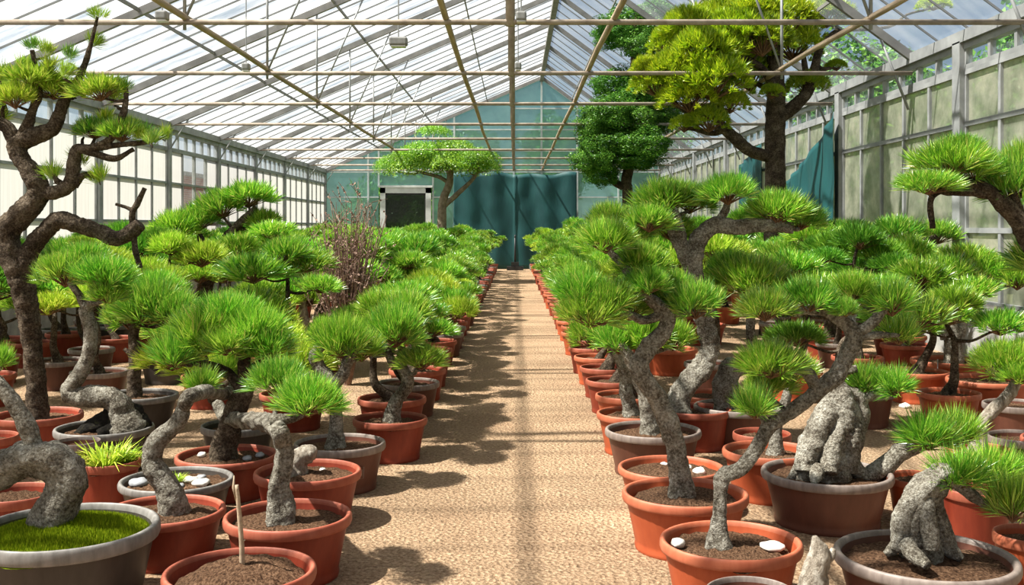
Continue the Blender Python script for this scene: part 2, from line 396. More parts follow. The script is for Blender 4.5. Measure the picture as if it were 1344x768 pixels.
def add_pot(root, r, kind, rnd=R, soil=None, depth=.9, hs=1.0):
    p = link('pot', POTM[kind][0], root, (0, 0, 0), (0, 0, rnd.uniform(-.1, .1)), (r, r * depth, hs))
    link('rim', POTM[kind][1], p)
    if soil is not False:
        link('soil', soil or rnd.choice(SOILS[:3]), root, (0, 0, 0), (0, 0, rnd.uniform(0, 6)), (r * .98, r * .98 * depth, hs))
    return p

# ------------------------------------------------------------------ tree makers
OCC = []          # ground spots already taken
def trunk_obj(root, paths, mat=M_BARK, seg=12, rough=.16, name='trunk', flare=True, ridges=0, base=.265):
    """paths: [[(world point, radius)...]...]; the first is the trunk, the rest its branches; returns sample points"""
    mb = MB(); samples = []
    for j, path in enumerate(paths):
        pts = [Vector(p) - root.location for p, r in path]; rad = [r for p, r in path]
        if j == 0 and pts[0].z > .15 and flare is not None:
            pts[0].z = max(pts[0].z, base); pts = [Vector((pts[0].x, pts[0].y, base - .105))] + pts; rad = [rad[0] * 1.15] + rad
        sp, sr = spline(pts, rad, 14 if seg > 14 else 7 if seg > 8 else 4)
        if j == 0 and flare:
            L0 = 0.0
            for i in range(len(sp)):
                if i: L0 += (sp[i] - sp[i-1]).length
                sr[i] *= 1 + (.5 if rad[0] < .06 else .12) * math.exp(-max(0, L0 - .1) / (1.2 * rad[0]))
        mb.tube(sp, sr, seg if j == 0 else max(6, seg - 3), rough, ridges=ridges if j == 0 else 0)
        samples += list(zip(sp, sr))
    return mb, samples
def connect(mb, samples, tgt, rnd, seg, thick=.35, rough=.12, minz=.0):
    """a branch from the nearest fitting trunk point to a pad's underside"""
    best = min(samples, key=lambda s: (s[0] - tgt).length + max(0, s[0].z - tgt.z) * 1.2 + max(0, minz - s[0].z) * 3)
    a, r = best; d = tgt - a
    if d.length < .02: return
    r0 = min(r * .7, max(.006, .05 * d.length + r * thick))
    side = Vector((rnd.uniform(-1, 1), rnd.uniform(-1, 1), 0)) * d.length * .15
    pts, rr = spline([a, a + d * .4 + side + Vector((0, 0, -.08 * d.length)), a + d * .75 - side * .3 + Vector((0, 0, .0)), tgt], [r0, r0 * .75, r0 * .6, r0 * .4], 4)
    mb.tube(pts, rr, seg, rough)

def hero(label, pot, trunk, pads, branches=(), name='potted_pine_bonsai', group=None, mat=M_BARK, key='g', seed=0, lod=0, soil=None, cat='bonsai', ridges=0, depth=.9, Yfix=None, autob=True, flare=True, hp=HP):
    """a bonsai: pot=(rim centre px, py, rim width px, kind); trunk/branches in photo pixels (px, py, radius px, depth offset m) at the pot's own distance"""
    px, py, w, kind = pot
    Y = Yfix or F * (EYE - hp) / (py - VY)
    rnd = random.Random(seed * 13 + int(px))
    X = (px - VX) / F * Y; r = w / 2 / F * Y
    root = empty(name, (X, Y, 0)); OCC.append((X, Y, r))
    add_pot(root, r, kind, rnd, soil, depth, hp / HP)
    samples, mb = [], None
    def conv(path): return [(at(q[0], q[1], Y + (q[3] if len(q) > 3 else 0)), q[2] / F * Y) for q in path]
    if trunk:
        mb, samples = trunk_obj(root, [conv(trunk)] + [conv(b) for b in branches], mat, 22, .2, ridges=ridges, flare=flare, base=hp * .94)
    for q in pads:
        qx, qy, hw, hh = q[:4]; dY = q[4] if len(q) > 4 else rnd.uniform(-.12, .12)
        k = q[5] if len(q) > 5 else key; ld = q[6] if len(q) > 6 else lod
        Yp = Y + dY; c = at(qx, qy, Yp); rr = hw / F * Yp; h2 = hh / F * Yp
        if ld != 'tuft' : add_pad(root, c, rr, h2, k, ld, True, rnd)
        else: add_pad(root, c, rr, h2, k, ld, False, rnd)
        if mb and autob:
            t = c - root.location - Vector((0, 0, h2 * .85))
            connect(mb, samples, t, rnd, 8, .3)
    if mb: obj('trunk', mb, mat, root, True)
    return tag(root, label, cat, group)

def generic(X, Y, H, label, group, kind, rnd, lod, key='g', lean=None, name='potted_pine_bonsai', npad=5, pr=(.2, .32), potr=None, mat=M_BARK_B, spreadw=.42):
    root = empty(name, (X, Y, 0)); OCC.append((X, Y, .28))
    add_pot(root, potr or rnd.uniform(.24, .29), kind, rnd)
    a = rnd.uniform(0, 6.28) if lean is None else lean
    amp = rnd.uniform(.05, .16); d = Vector((math.cos(a), math.sin(a) * .6, 0)); r0 = rnd.uniform(.028, .05)
    pts = [Vector((0, 0, .24))]; hz = [.24]
    nz = 5
    for i in range(1, nz + 1):
        t = i / nz
        pts.append(Vector((0, 0, .24 + (H - .34) * t)) + d * (amp * math.sin(t * rnd.uniform(4.2, 6.0)) + .12 * t) + Vector((rnd.uniform(-.03, .03), rnd.uniform(-.03, .03), 0)))
    rad = [r0 * (1 - .75 * i / nz) for i in range(nz + 1)]
    seg = 10 if lod < 2 else 6
    mb, samples = trunk_obj(root, [[(p + root.location, r) for p, r in zip(pts, rad)]], mat, seg, .14)
    tip = pts[-1]
    placed = [(tip + Vector((0, 0, .05)), rnd.uniform(*pr))]
    a0 = rnd.uniform(0, 6.28)
    for i in range(npad - 1):
        an = a0 + i * 2.4 + rnd.uniform(-.4, .4); t = 1 - (i + .6) / (npad + .8)
        z = .58 * H + (H * .40) * t * rnd.uniform(.8, 1.05) ; c = pts[min(nz, 1 + int(t * nz))]
        rr = rnd.uniform(*pr); dist = spreadw * rnd.uniform(.7, 1.15) * (1.1 - .45 * t)
        placed.append((Vector((c.x + math.cos(an) * dist, c.y + math.sin(an) * dist, z - .02)), rr))
    for c, rr in placed:
        h2 = rr * rnd.uniform(.36, .52)
        add_pad(root, c + root.location, rr, h2, key, lod, lod < 2, rnd)
        connect(mb, samples, c - Vector((0, 0, h2 * .7)), rnd, 7 if lod < 2 else 5, .35)
    obj('trunk', mb, mat, root, True)
    return tag(root, label, 'bonsai', group)

# ================================================================== THE HOUSE
XL, XR, YB, YF = -7.2, 5.5, 36.0, -3.0
EL, ER, AX, AZ = 3.73, 3.95, 1.0, 7.25
def roofz(x): return AZ - (AX - x) * (AZ - EL) / (AX - XL) if x <= AX else AZ - (x - AX) * (AZ - ER) / (XR - AX)

def house():
    mb = MB(); mb.quad((XL - .1, YF, 0), (XR + .1, YF, 0), (XR + .1, YB + .1, 0), (XL - .1, YB + .1, 0)); struct(obj('floor', mb, M_GRAVEL))
    mb = MB(); mb.quad((-90, -60, -.03), (90, -60, -.03), (90, 160, -.03), (-90, 160, -.03)); struct(obj('ground_outside', mb, M_LAWN))
    # trusses every 3.27 m
    ty = [YF + .1] + [9.8 + 3.27 * k for k in range(-3, 8)] + [35.7]
    ty = [y for y in ty if y > -2.5] ; ty = [-2.9] + ty
    for y in ty:
        t = empty('roof_truss', (0, y, 0)); struct(t)
        m = MB(); m.tube([(XL + .05, 0, 3.7), (XR - .05, 0, 3.7)], [.03, .03], 10); obj('tie_beam', m, M_PIPE, t, True)
        for a, b in (((XL, EL), (AX, AZ)), ((AX, AZ), (XR, ER))):
            m = MB(); m.bar((a[0], 0, a[1] - .07), (b[0], 0, b[1] - .07), .07, .11); obj('rafter', m, M_RAFTER, t)
        m = MB(); m.tube([(-.05, 0, 3.66), (-.05, 0, roofz(-.05) - .1)], [.048, .048], 8); obj('king_post', m, M_PIPE, t, True)
        for x, dx in ((-3.4, .85), (3.66, -.7)):
            m = MB(); m.tube([(x, 0, 3.62), (x, 0, roofz(x) - .1)], [.02, .02], 6); obj('hanger', m, M_STEEL, t, True)
            m = MB(); m.tube([(x, 0, 3.72), (x + dx, 0, roofz(x + dx) - .1)], [.016, .016], 6); obj('diagonal_brace', m, M_STEEL, t, True)
        for x, s in ((XL, 1), (XR, -1)):
            m = MB(); m.tube([(x + .1 * s, 0, 3.2), (x + .5 * s, 0, roofz(x + .5 * s) - .1)], [.018, .018], 6); obj('knee_brace', m, M_STEEL, t, True)
    # poles running the length of the house just under the ties
    for i, (x, m_) in enumerate(((-3.4, M_WOODP), (-.72, M_WOODP), (1.02, M_WOODP), (3.66, M_WOODP))):
        m = MB(); pts = [(x + .012 * math.sin(k * 1.7), YF + (YB - YF) * k / 16, 3.755 + .012 * math.sin(k * 2.3)) for k in range(17)]
        m.tube(pts, [.034] * 17, 10, .1, freq=5); struct(obj('roof_beam', m, m_, None, True))
    # purlins along each slope, ridge, gutters
    for fx in (.25, .5, .75):
        for a, b in (((XL, EL), (AX, AZ)), ((XR, ER), (AX, AZ))):
            x = a[0] + (b[0] - a[0]) * fx; z = a[1] + (b[1] - a[1]) * fx
            m = MB(); m.bar((x, YF, z - .05), (x, YB, z - .05), .025, .05); struct(obj('purlin_beam', m, M_RAFTER))
    m = MB(); m.bar((AX, YF, AZ - .08), (AX, YB, AZ - .08), .14, .2); struct(obj('ridge_beam', m, M_RAFTER))
    for x, z, s in ((XL, EL, 1), (XR, ER, -1)):
        m = MB(); m.box((x - .1, YF, z - .12), (x + .12, YB, z + .02)); m.box((x - .05, YF, z - .2), (x + .06, YB, z - .12)); struct(obj('gutter_beam', m, M_STEEL))
    # glass roof, one panel per bay and slope
    ys = sorted(ty); ys[-1] = YB
    for i in range(len(ys) - 1):
        y0, y1 = ys[i], ys[i+1]
        for side, (a, b), gm in (('left', ((XL, EL), (AX, AZ)), G_LEFT), ('right', ((XR, ER), (AX, AZ)), G_RIGHT)):
            m = MB(); m.quad((a[0], y0, a[1]), (a[0], y1, a[1]), (b[0], y1, b[1]), (b[0], y0, b[1]))
            p = struct(obj('roof_panel', m, gm))
            m = MB(); nb = 5 if side == 'left' else 4
            for k in range(1, nb):
                y = y0 + (y1 - y0) * k / nb
                m.bar((a[0], y, a[1] - .015), (b[0], y, b[1] - .015), .016, .025)
            obj('glazing_bars', m, M_BAR, p)
    # side walls: posts, window bays with panes and frames
    wn = [0]
    def bay(x, y0, y1, zs, ncol, gm, bar, s, special=None, fm=M_STEEL):
        wn[0] += 1
        w = struct(empty('window_%d' % wn[0], (x, (y0 + y1) / 2, zs[0])))
        h = (y1 - y0) / 2; L = lambda y: y - (y0 + y1) / 2
        m = MB()
        for z in zs: m.box((-.04, -h, z - zs[0] - bar / 2), (.04, h, z - zs[0] + bar / 2))
        for k in range(ncol + 1):
            y = -h + 2 * h * k / ncol; m.box((-.035, y - bar / 2, 0), (.035, y + bar / 2, zs[-1] - zs[0]))
        obj('frame', m, fm, w)
        m = MB(); m2 = MB()
        for k in range(ncol):
            ya, yb = -h + 2 * h * k / ncol, -h + 2 * h * (k + 1) / ncol
            (m2 if special and k in special else m).quad((0, ya, 0), (0, yb, 0), (0, yb, zs[-1] - zs[0]), (0, ya, zs[-1] - zs[0]))
        obj('pane', m, gm, w)
        if m2.v: obj('clear_pane', m2, G_CLEAR, w)
    ly = [-2.9, .1, 3.4, 6.6, 9.85, 13.1, 16.4, 19.7, 23.0, 26.3, 29.6, 32.9, 35.95]
    for y in ly:
        m = MB(); m.box((XL - .06, y - .07, 0), (XL + .08, y + .07, EL - .1)); struct(obj('wall_post_column', m, M_STEEL))
    for i in range(len(ly) - 1):
        sp = (1, 2) if i == 7 else ()
        bay(XL, ly[i] + .07, ly[i+1] - .07, (.7, 1.7, 2.5, 3.18), 4, G_WALL_L, .045, 1, sp)
        bay(XL, ly[i] + .07, ly[i+1] - .07, (3.22, 3.6), 6, G_RIGHT, .04, 1)
    ry = [-2.9, 3.07, 7.37, 11.67, 16.0, 20.3, 24.6, 28.9, 33.2, 35.95]
    for y in ry:
        m = MB(); m.box((XR - .1, y - .1, 0), (XR + .06, y + .1, ER - .1)); struct(obj('wall_post_column', m, M_STEEL))
    for i in range(len(ry) - 1):
        bay(XR, ry[i] + .1, ry[i+1] - .1, (.7, 1.55, 2.84, 3.47), 5, G_WALL_R, .06, -1)
        bay(XR, ry[i] + .1, ry[i+1] - .1, (3.53, 3.83), 7, G_RIGHT, .06, -1)
    for nm, x in (('wall_left', XL), ('wall_right', XR)):
        m = MB(); m.box((x - .08, YF, 0), (x + .06, YB, .7)); struct(obj(nm, m, M_KERB))
    # back gable
    bars_x = [XL, -5.55, -5.15, -3.1, -2.3, -.05, 1.0, 2.35, 3.9, XR]
    for i in range(len(bars_x) - 1):
        x0, x1 = bars_x[i], bars_x[i+1]; wn[0] += 1
        z0 = 3.1 if (x0, x1) == (-5.15, -3.1) else .35
        w = struct(empty('window_%d' % wn[0], ((x0 + x1) / 2, YB, z0)))
        h = (x1 - x0) / 2; za, zb = roofz(x0) - z0, roofz(x1) - z0
        m = MB(); m.quad((-h, 0, 0), (h, 0, 0), (h, 0, zb), (-h, 0, za)); obj('pane', m, G_BACK, w)
        m = MB()
        for z in (0, 1.1, 2.35, 3.3, 4.1, 4.9, 5.7):
            z_ = z + .35 - z0
            if -.01 <= z_ < min(za, zb): m.box((-h, -.03, z_ - .025), (h, .03, z_ + .025))
        m.box((-h - .035, -.04, 0), (-h + .035, .04, za - .02)); m.bar((-h, 0, za - .05), (h, 0, zb - .05), .08, .1)
        obj('frame', m, M_PALEBAR, w)
    m = MB(); m.box((XL, YB - .05, 0), (-5.15, YB + .1, .35)); m.box((-3.1, YB - .05, 0), (XR, YB + .1, .35)); struct(obj('wall_back', m, M_KERB))
    # door in the gable
    d = struct(empty('door_1', (-4.13, YB - .04, 0)))
    m = MB()
    for x in (-.86, .86): m.box((x - .1, -.07, 0), (x + .1, .07, 3.05))
    m.box((-.96, -.07, 2.85), (.96, .07, 3.06)); m.box((-1.02, -.1, 3.06), (1.02, .1, 3.14)); obj('door_frame', m, M_WHITE, d)
    m = MB(); m.box((-.77, -.01, .1), (.77, .01, 2.85)); obj('door_glass', m, G_DOOR, d)
    m = MB()
    m.box((-.77, -.03, .0), (.77, .03, .12)); m.box((-.77, -.03, 2.78), (.77, .03, 2.86))
    for x in (-.75, .75): m.box((x - .03, -.03, 0), (x + .03, .03, 2.86))
    obj('door_leaf', m, M_DARKM, d)
house()

# things outside the glass: brick building, dark hedge behind the door, trees behind the gable
def outside():
    b = empty('brick_building', (-8.9, 24.2, 0)); tag(b, 'red brick building showing through the clear panes of the white left wall', 'building')
    m = MB(); m.box((-.6, -3.6, 0), (.4, 3.2, 2.9)); obj('wall', m, M_BRICK, b)
    m = MB(); m.box((-.7, -3.7, 2.9), (.5, 3.3, 3.0)); obj('roof_slab', m, M_KERB, b)
    for k, (x, y, rr, z, lab) in enumerate(((-6.6, 40, 1.1, 1.5, 'dark leafy shrub outside the door, beside its hinge side'), (-3.6, 39, 1.2, 1.3, 'dark leafy shrub close outside the middle of the glass door'), (-5.0, 44, 2.2, 2.8, 'tall dark tree outside, filling the top of the door opening'))):
        t = empty('garden_shrub', (x, y, 0)); tag(t, lab, 'shrub', 'shrubs outside the door')
        m = MB(); m.tube([(0, 0, 0), (0.1, 0, z)], [.12, .06], 8, .1); obj('trunk', m, M_BARK_B, t, True)
        link('foliage', PADS['dark', 0][k % 3], t, (0, 0, z), (0, 0, k), (rr, rr, rr * 1.1))
    for k, (x, y, rr, z, mk) in enumerate(((1.8, 43, 1.9, 4.2, 'leaf'), (-1.5, 48, 2.2, 3.8, 'leaf'), (6.4, 44, 2.0, 4.5, 'leaf'), (9.6, 18, 2.2, 3.2, 'leaf'), (9.4, 12.6, 1.9, 2.6, 'leaf'), (9.8, 25, 2.5, 3.6, 'leaf'))):
        t = empty('garden_tree', (x, y, 0))
        tag(t, 'leafy tree outside, blurred behind the teal gable glass ' + ('above the tarpaulin', 'beside the umbrella tree', 'behind the dark column tree')[k] if k < 3 else 'leafy tree outside, blurred behind the frosted side windows, ' + ('beyond the green curtain', 'near the first tall post', 'farthest along the wall')[k-3], 'tree', 'trees outside the glass')
        m = MB(); m.tube([(0, 0, 0), (.1, 0, z * .6), (0, .1, z)], [.2, .14, .08], 8, .1); obj('trunk', m, M_BARK_B, t, True)
        for j in range(3):
            link('foliage', PADS['dark', 0][j], t, (R.uniform(-.8, .8), R.uniform(-.6, .6), z - .6 + j * .8), (0, 0, j), (rr * .8, rr * .8, rr * .7))
outside()

# tarpaulins
def tarps():
    m = MB(); nx, nz = 90, 24
    for j in range(nz + 1):
        for i in range(nx + 1):
            u, v = i / nx, j / nz
            x = -2.3 + 4.6 * u; z = .02 + (3.56 + .04 * math.sin(u * 22) + .05 * math.sin(u * 7)) * v
            y = 35.55 + .035 * math.sin(u * 30 + v * 1.5) + .03 * noise.noise(Vector((u * 9, v * 5, 0))) - (.05 if abs(u - .5) < .006 else 0)
            m.v.append((x, y, z))
    for j in range(nz):
        for i in range(nx): a = j * (nx + 1) + i; m.f.append((a, a + 1, a + nx + 2, a + nx + 1))
    o = obj('tarpaulin', m, M_TARP, None, True); s = o.modifiers.new('s', 'SOLIDIFY'); s.thickness = .01
    tag(o, 'wide dark teal tarpaulin hanging across the end wall behind the path', 'tarpaulin')
    def curtain(ya, yb, ztop_a, ztop_b, zlow, lab, sag, seed):
        m = MB(); nx, nz = 60, 26
        for j in range(nz + 1):
            for i in range(nx + 1):
                u, v = i / nx, j / nz
                top = ztop_a + (ztop_b - ztop_a) * (u ** sag); z = zlow + (top - zlow) * v
                y = ya + (yb - ya) * u
                x = XR - .2 + .045 * math.sin(u * 34 + 3 * v * noise.noise(Vector((u * 3, seed, 0)))) * (1 - .5 * v) + .03 * noise.noise(Vector((u * 6, v * 4, seed)))
                m.v.append((x, y, z))
        for j in range(nz):
            for i in range(nx): a = j * (nx + 1) + i; m.f.append((a, a + 1, a + nx + 2, a + nx + 1))
        o = obj('hanging_curtain', m, M_TARP, None, True); s = o.modifiers.new('s', 'SOLIDIFY'); s.thickness = .008
        tag(o, lab, 'curtain', 'teal curtains on the side wall')
    curtain(15.85, 19.2, 3.5, 2.3, .6, 'dark teal curtain swept down from the post right of the golden pine', .75, 1)
    curtain(20.5, 22.6, 3.4, 3.0, .5, 'dark teal curtain bunched behind the golden pine trunk', 1.0, 2)
    curtain(33.6, 35.0, 3.0, 2.9, .5, 'narrow dark teal curtain in the far corner of the side wall', 1.0, 3)
tarps()

# lamps hanging at the roof, tool at the end of the path
def fixtures():
    for (px, py, Y, w, lab) in ((213, 21, 9.7, .06, 'grey lamp box hung beside the pole nearest the front, at its upper end'), (323, 88, 12.8, .05, 'small grey lamp box under the second tie beam on the slanting pole'),
                             (523, 55, 10.5, .1, 'flat pale lamp box hanging alone below the roof glass'), (684, 22, 9.7, .055, 'small grey box fixed to the front king post'), (680, 87, 12.8, .045, 'small grey box fixed to the second king post')):
        c = at(px, py, Y); t = empty('hanging_lamp', c); tag(t, lab, 'lamp', 'lamp boxes under the roof')
        m = MB(); m.box((-w, -.06, -.045), (w, .06, .05)); o = obj('housing', m, M_BOX, t); b = o.modifiers.new('b', 'BEVEL'); b.width = .02; b.segments = 2
        m = MB(); m.box((-w * .8, -.05, -.06), (w * .8, .05, -.045)); obj('lens', m, M_LAMPGLASS, t)
        zr = roofz(c.x) - c.z - .02
        m = MB(); m.tube([(0, 0, .05), (0, 0, zr)], [.008, .008], 6); obj('hanging_rod', m, M_STEEL, t)
    t = empty('standpipe', (0.0, 34.6, 0)); tag(t, 'thin dark standpipe on a small block at the end of the path', 'standpipe')
    m = MB(); m.tube([(0, 0, .1), (0, 0, 1.25)], [.035, .03], 8); obj('pipe', m, M_DARKM, t, True)
    m = MB(); m.box((-.3, -.18, 0), (.3, .18, .14)); m.box((-.14, -.12, .14), (.14, .12, .3)); obj('base', m, M_DARKM, t)
    m = MB(); m.tube([(0, 0, 1.2), (0, -.1, 1.27), (0, -.16, 1.2)], [.03, .03, .03], 8); obj('tap', m, M_DARKM, t, True)
    m = MB(); m.box((-.22, -.2, 0), (.22, .2, .2)); o = obj('concrete_block', m, M_KERB, None, loc=(.75, 34.9, 0)); b = o.modifiers.new('b', 'BEVEL'); b.width = .03
    tag(o, 'low concrete block on the ground right of the standpipe', 'block')
fixtures()
# ================================================================== BONSAI THAT THE PHOTO SHOWS CLOSE UP (photo pixels at each pot's own distance)
def heroes():
    g = 'y'
    # ---- left of the path
    moss = empty('potted_pine_bonsai')
    bpy.data.objects.remove(moss)
    o = hero('bonsai with huge arched grey trunk in a black pot carpeted with moss', (86, 690, 238, 'black'),
         [(66, 690, 25), (82, 655, 24), (90, 625, 25), (72, 604, 26), (38, 602, 24), (0, 618, 22), (-38, 640, 18)],
         [(-130, 430, 74, 36), (3, 466, 24, 18, 0, 'g', 'fan')], [[(48, 592, 12), (36, 562, 12), (18, 528, 10), (-6, 500, 9), (-40, 470, 7)]], seed=1, soil=MOSS, ridges=3, hp=.36)
    o = hero('bonsai in red pot, grey trunk bent like a question mark, beside the mossy black pot', (216, 668, 157, 'red'),
         [(228, 664, 17), (216, 635, 15), (199, 606, 13), (206, 580, 12), (232, 556, 11), (241, 535, 10), (250, 520, 10), (272, 514, 10, .5), (296, 517, 10, 1.2), (308, 508, 8, 1.4)],
         [(264, 497, 32, 17, .55, 'g', 'fan'), (300, 480, 30, 18, 1.4)], hp=0.24, seed=2)
    o = hero('bonsai with the broadest bright crown, mossy soil, third red pot back from the stake', (298, 596, 133, 'red'),
         [(294, 590, 16), (302, 562, 15), (312, 532, 14), (323, 506, 12), (320, 482, 9), (322, 455, 7), (316, 435, 5)],
         [(270, 432, 60, 32, -.05), (332, 430, 56, 32, .0), (232, 458, 48, 26, -.15, 'g', 'fan'), (300, 408, 58, 28, .1), (350, 448, 42, 24, -.05), (296, 446, 40, 20, -.2, 'g', 'fan')],
         [[(318, 512, 8), (302, 492, 7), (282, 482, 6), (258, 476, 5), (238, 470, 3)], [(320, 490, 6), (338, 478, 5), (350, 465, 4)]], mat=M_BARK_B, hp=0.24, seed=3)
    o = hero('bonsai with low fans of needles toward the path, red pot right behind the stake pot', (378, 675, 167, 'red'),
         [(369, 668, 17), (366, 640, 14), (372, 610, 12), (373, 585, 12), (364, 562, 12), (342, 553, 12, .5), (318, 552, 12, 1.0), (296, 548, 12, 1.45), (286, 530, 9, 1.6)],
         [(366, 492, 46, 25), (404, 518, 54, 28, -.1)], [[(355, 552, 8), (385, 548, 7), (412, 536, 5), (436, 530, 4)]], seed=4, ridges=4)
    hero('red pot holding only a weathered stump, between two pine pots along the path', (404, 617, 140, 'red'),
         [(390, 612, 13), (392, 603, 14), (400, 597, 13), (410, 596, 11), (415, 597, 6)], [], flare=False, seed=5, mat=M_DRIFT, name='potted_stump', cat='pot')
    o = hero('bonsai with upright stub trunk in brown pot marked with a small pale emblem', (446, 580, 120, 'brown'),
         [(441, 576, 9), (441, 550, 8), (440, 520, 9), (434, 500, 9), (419, 482, 9), (413, 467, 8), (424, 452, 7), (442, 448, 6)],
         [(450, 440, 42, 30), (425, 432, 26, 18, .15), (475, 452, 34, 22, .1)], [[(441, 505, 8), (452, 488, 8), (460, 464, 7), (472, 458, 5)]], seed=6)
    pot = [c for c in o.children if c.name.startswith('pot')][0]
    em = MB()                                               # small stamped rectangle with a bar on the pot's side
    Y = o.location.y; rr = pot.scale[0] * .89; pr = pot.scale[1] * .89; an = math.radians(-50)
    for (du, z0, z1, w) in ((-.012, .10, .17, .003), (.012, .10, .17, .003), (0, .10, .103, .027), (0, .167, .17, .027), (0, .115, .155, .004)):
        cx, cy = rr * math.cos(an), pr * math.sin(an); tx, ty = -math.sin(an), math.cos(an)
        for s0 in (1,):
            a = Vector((cx + tx * (du - w / 2), cy + ty * (du - w / 2), 0)); b = Vector((cx + tx * (du + w / 2), cy + ty * (du + w / 2), 0)); n = Vector((math.cos(an), math.sin(an), 0))
            em.quad(a + n * .002 + Vector((0, 0, z0)), b + n * .002 + Vector((0, 0, z0)), b + n * .009 + Vector((0, 0, z1)), a + n * .009 + Vector((0, 0, z1)))
    e = obj('emblem', em, M_RIM['black'], o)
    hero('bonsai with S-curved grey trunk in wide red pot, low green fan reaching over the path', (512, 548, 98, 'red'),
         [(515, 544, 10), (520, 528, 9), (532, 510, 8), (535, 496, 8), (526, 482, 7), (514, 472, 6), (508, 455, 5), (512, 435, 4)],
         [(520, 425, 44, 30), (495, 432, 36, 24, .1), (553, 468, 36, 17, -.1), (470, 442, 42, 24, .05), (535, 402, 36, 24, .2)], seed=7)
    hero('red pot of bare heaped soil with a wooden stake, frontmost along the path', (315, 747, 198, 'red'), [], [], seed=8, soil=SOILS[3], name='potted_soil', cat='pot')
    # grass pot, dark pebble pot, small empties
    o = hero('red pot with a tussock of pale grass, between moss pot and black pot', (140, 604, 86, 'red'), [], [], seed=9, name='potted_grass', cat='pot')
    gr = link('grass_tuft', GRASS, o, (.0, -.02, .26), (0, 0, .4), (.17, .16, .13)); link('grass_tuft', GRASS, o, (.07, .05, .26), (.2, .1, 2), (.14, .12, .10))
    hero('black pot of pebbles with a bright green succulent, behind the question-mark trunk', (232, 628, 146, 'black'), [], [], hp=0.24, seed=10, name='potted_succulent', cat='pot')
    hero('small brown pot of pale dry soil at the rear edge of the moss pot', (101, 579, 60, 'brown'), [], [], seed=11, name='potted_soil', cat='pot')
    hero('red pot half hidden behind the mossy arch trunk', (18, 646, 110, 'red'), [], [], seed=12, name='potted_soil', cat='pot')
    hero('red pot cut by the edge, empty, in front of the tall sparse pine', (-14, 572, 72, 'red'), [], [], seed=13, name='potted_soil', cat='pot')
    hero('bonsai on black root mound with a grey trunk folded flat, in black pot', (137, 560, 126, 'black'),
         [(168, 560, 22), (162, 545, 16), (150, 526, 14), (124, 520, 14), (101, 520, 13), (92, 512, 11), (104, 492, 10), (117, 462, 9), (118, 430, 9), (112, 408, 8), (124, 390, 6), (140, 370, 5)],
         [(86, 352, 44, 24), (138, 356, 44, 24, -.1), (112, 335, 36, 20, .15), (142, 382, 30, 17, -.15)], [[(114, 408, 6), (104, 388, 5), (90, 368, 4)]], seed=14, mat=M_BARK)
    hero('bonsai with straight slim trunk in a wide black pot, beside the root-mound bonsai', (183, 517, 100, 'black'),
         [(177, 520, 9), (176, 492, 8), (178, 462, 8), (175, 440, 7), (182, 415, 5)], [(200, 395, 54, 32), (170, 408, 36, 24, .1), (228, 404, 36, 25, -.1), (205, 372, 40, 20, .2)], [[(177, 470, 4), (168, 462, 3), (163, 458, 2)]], seed=15, mat=M_BARK_B)
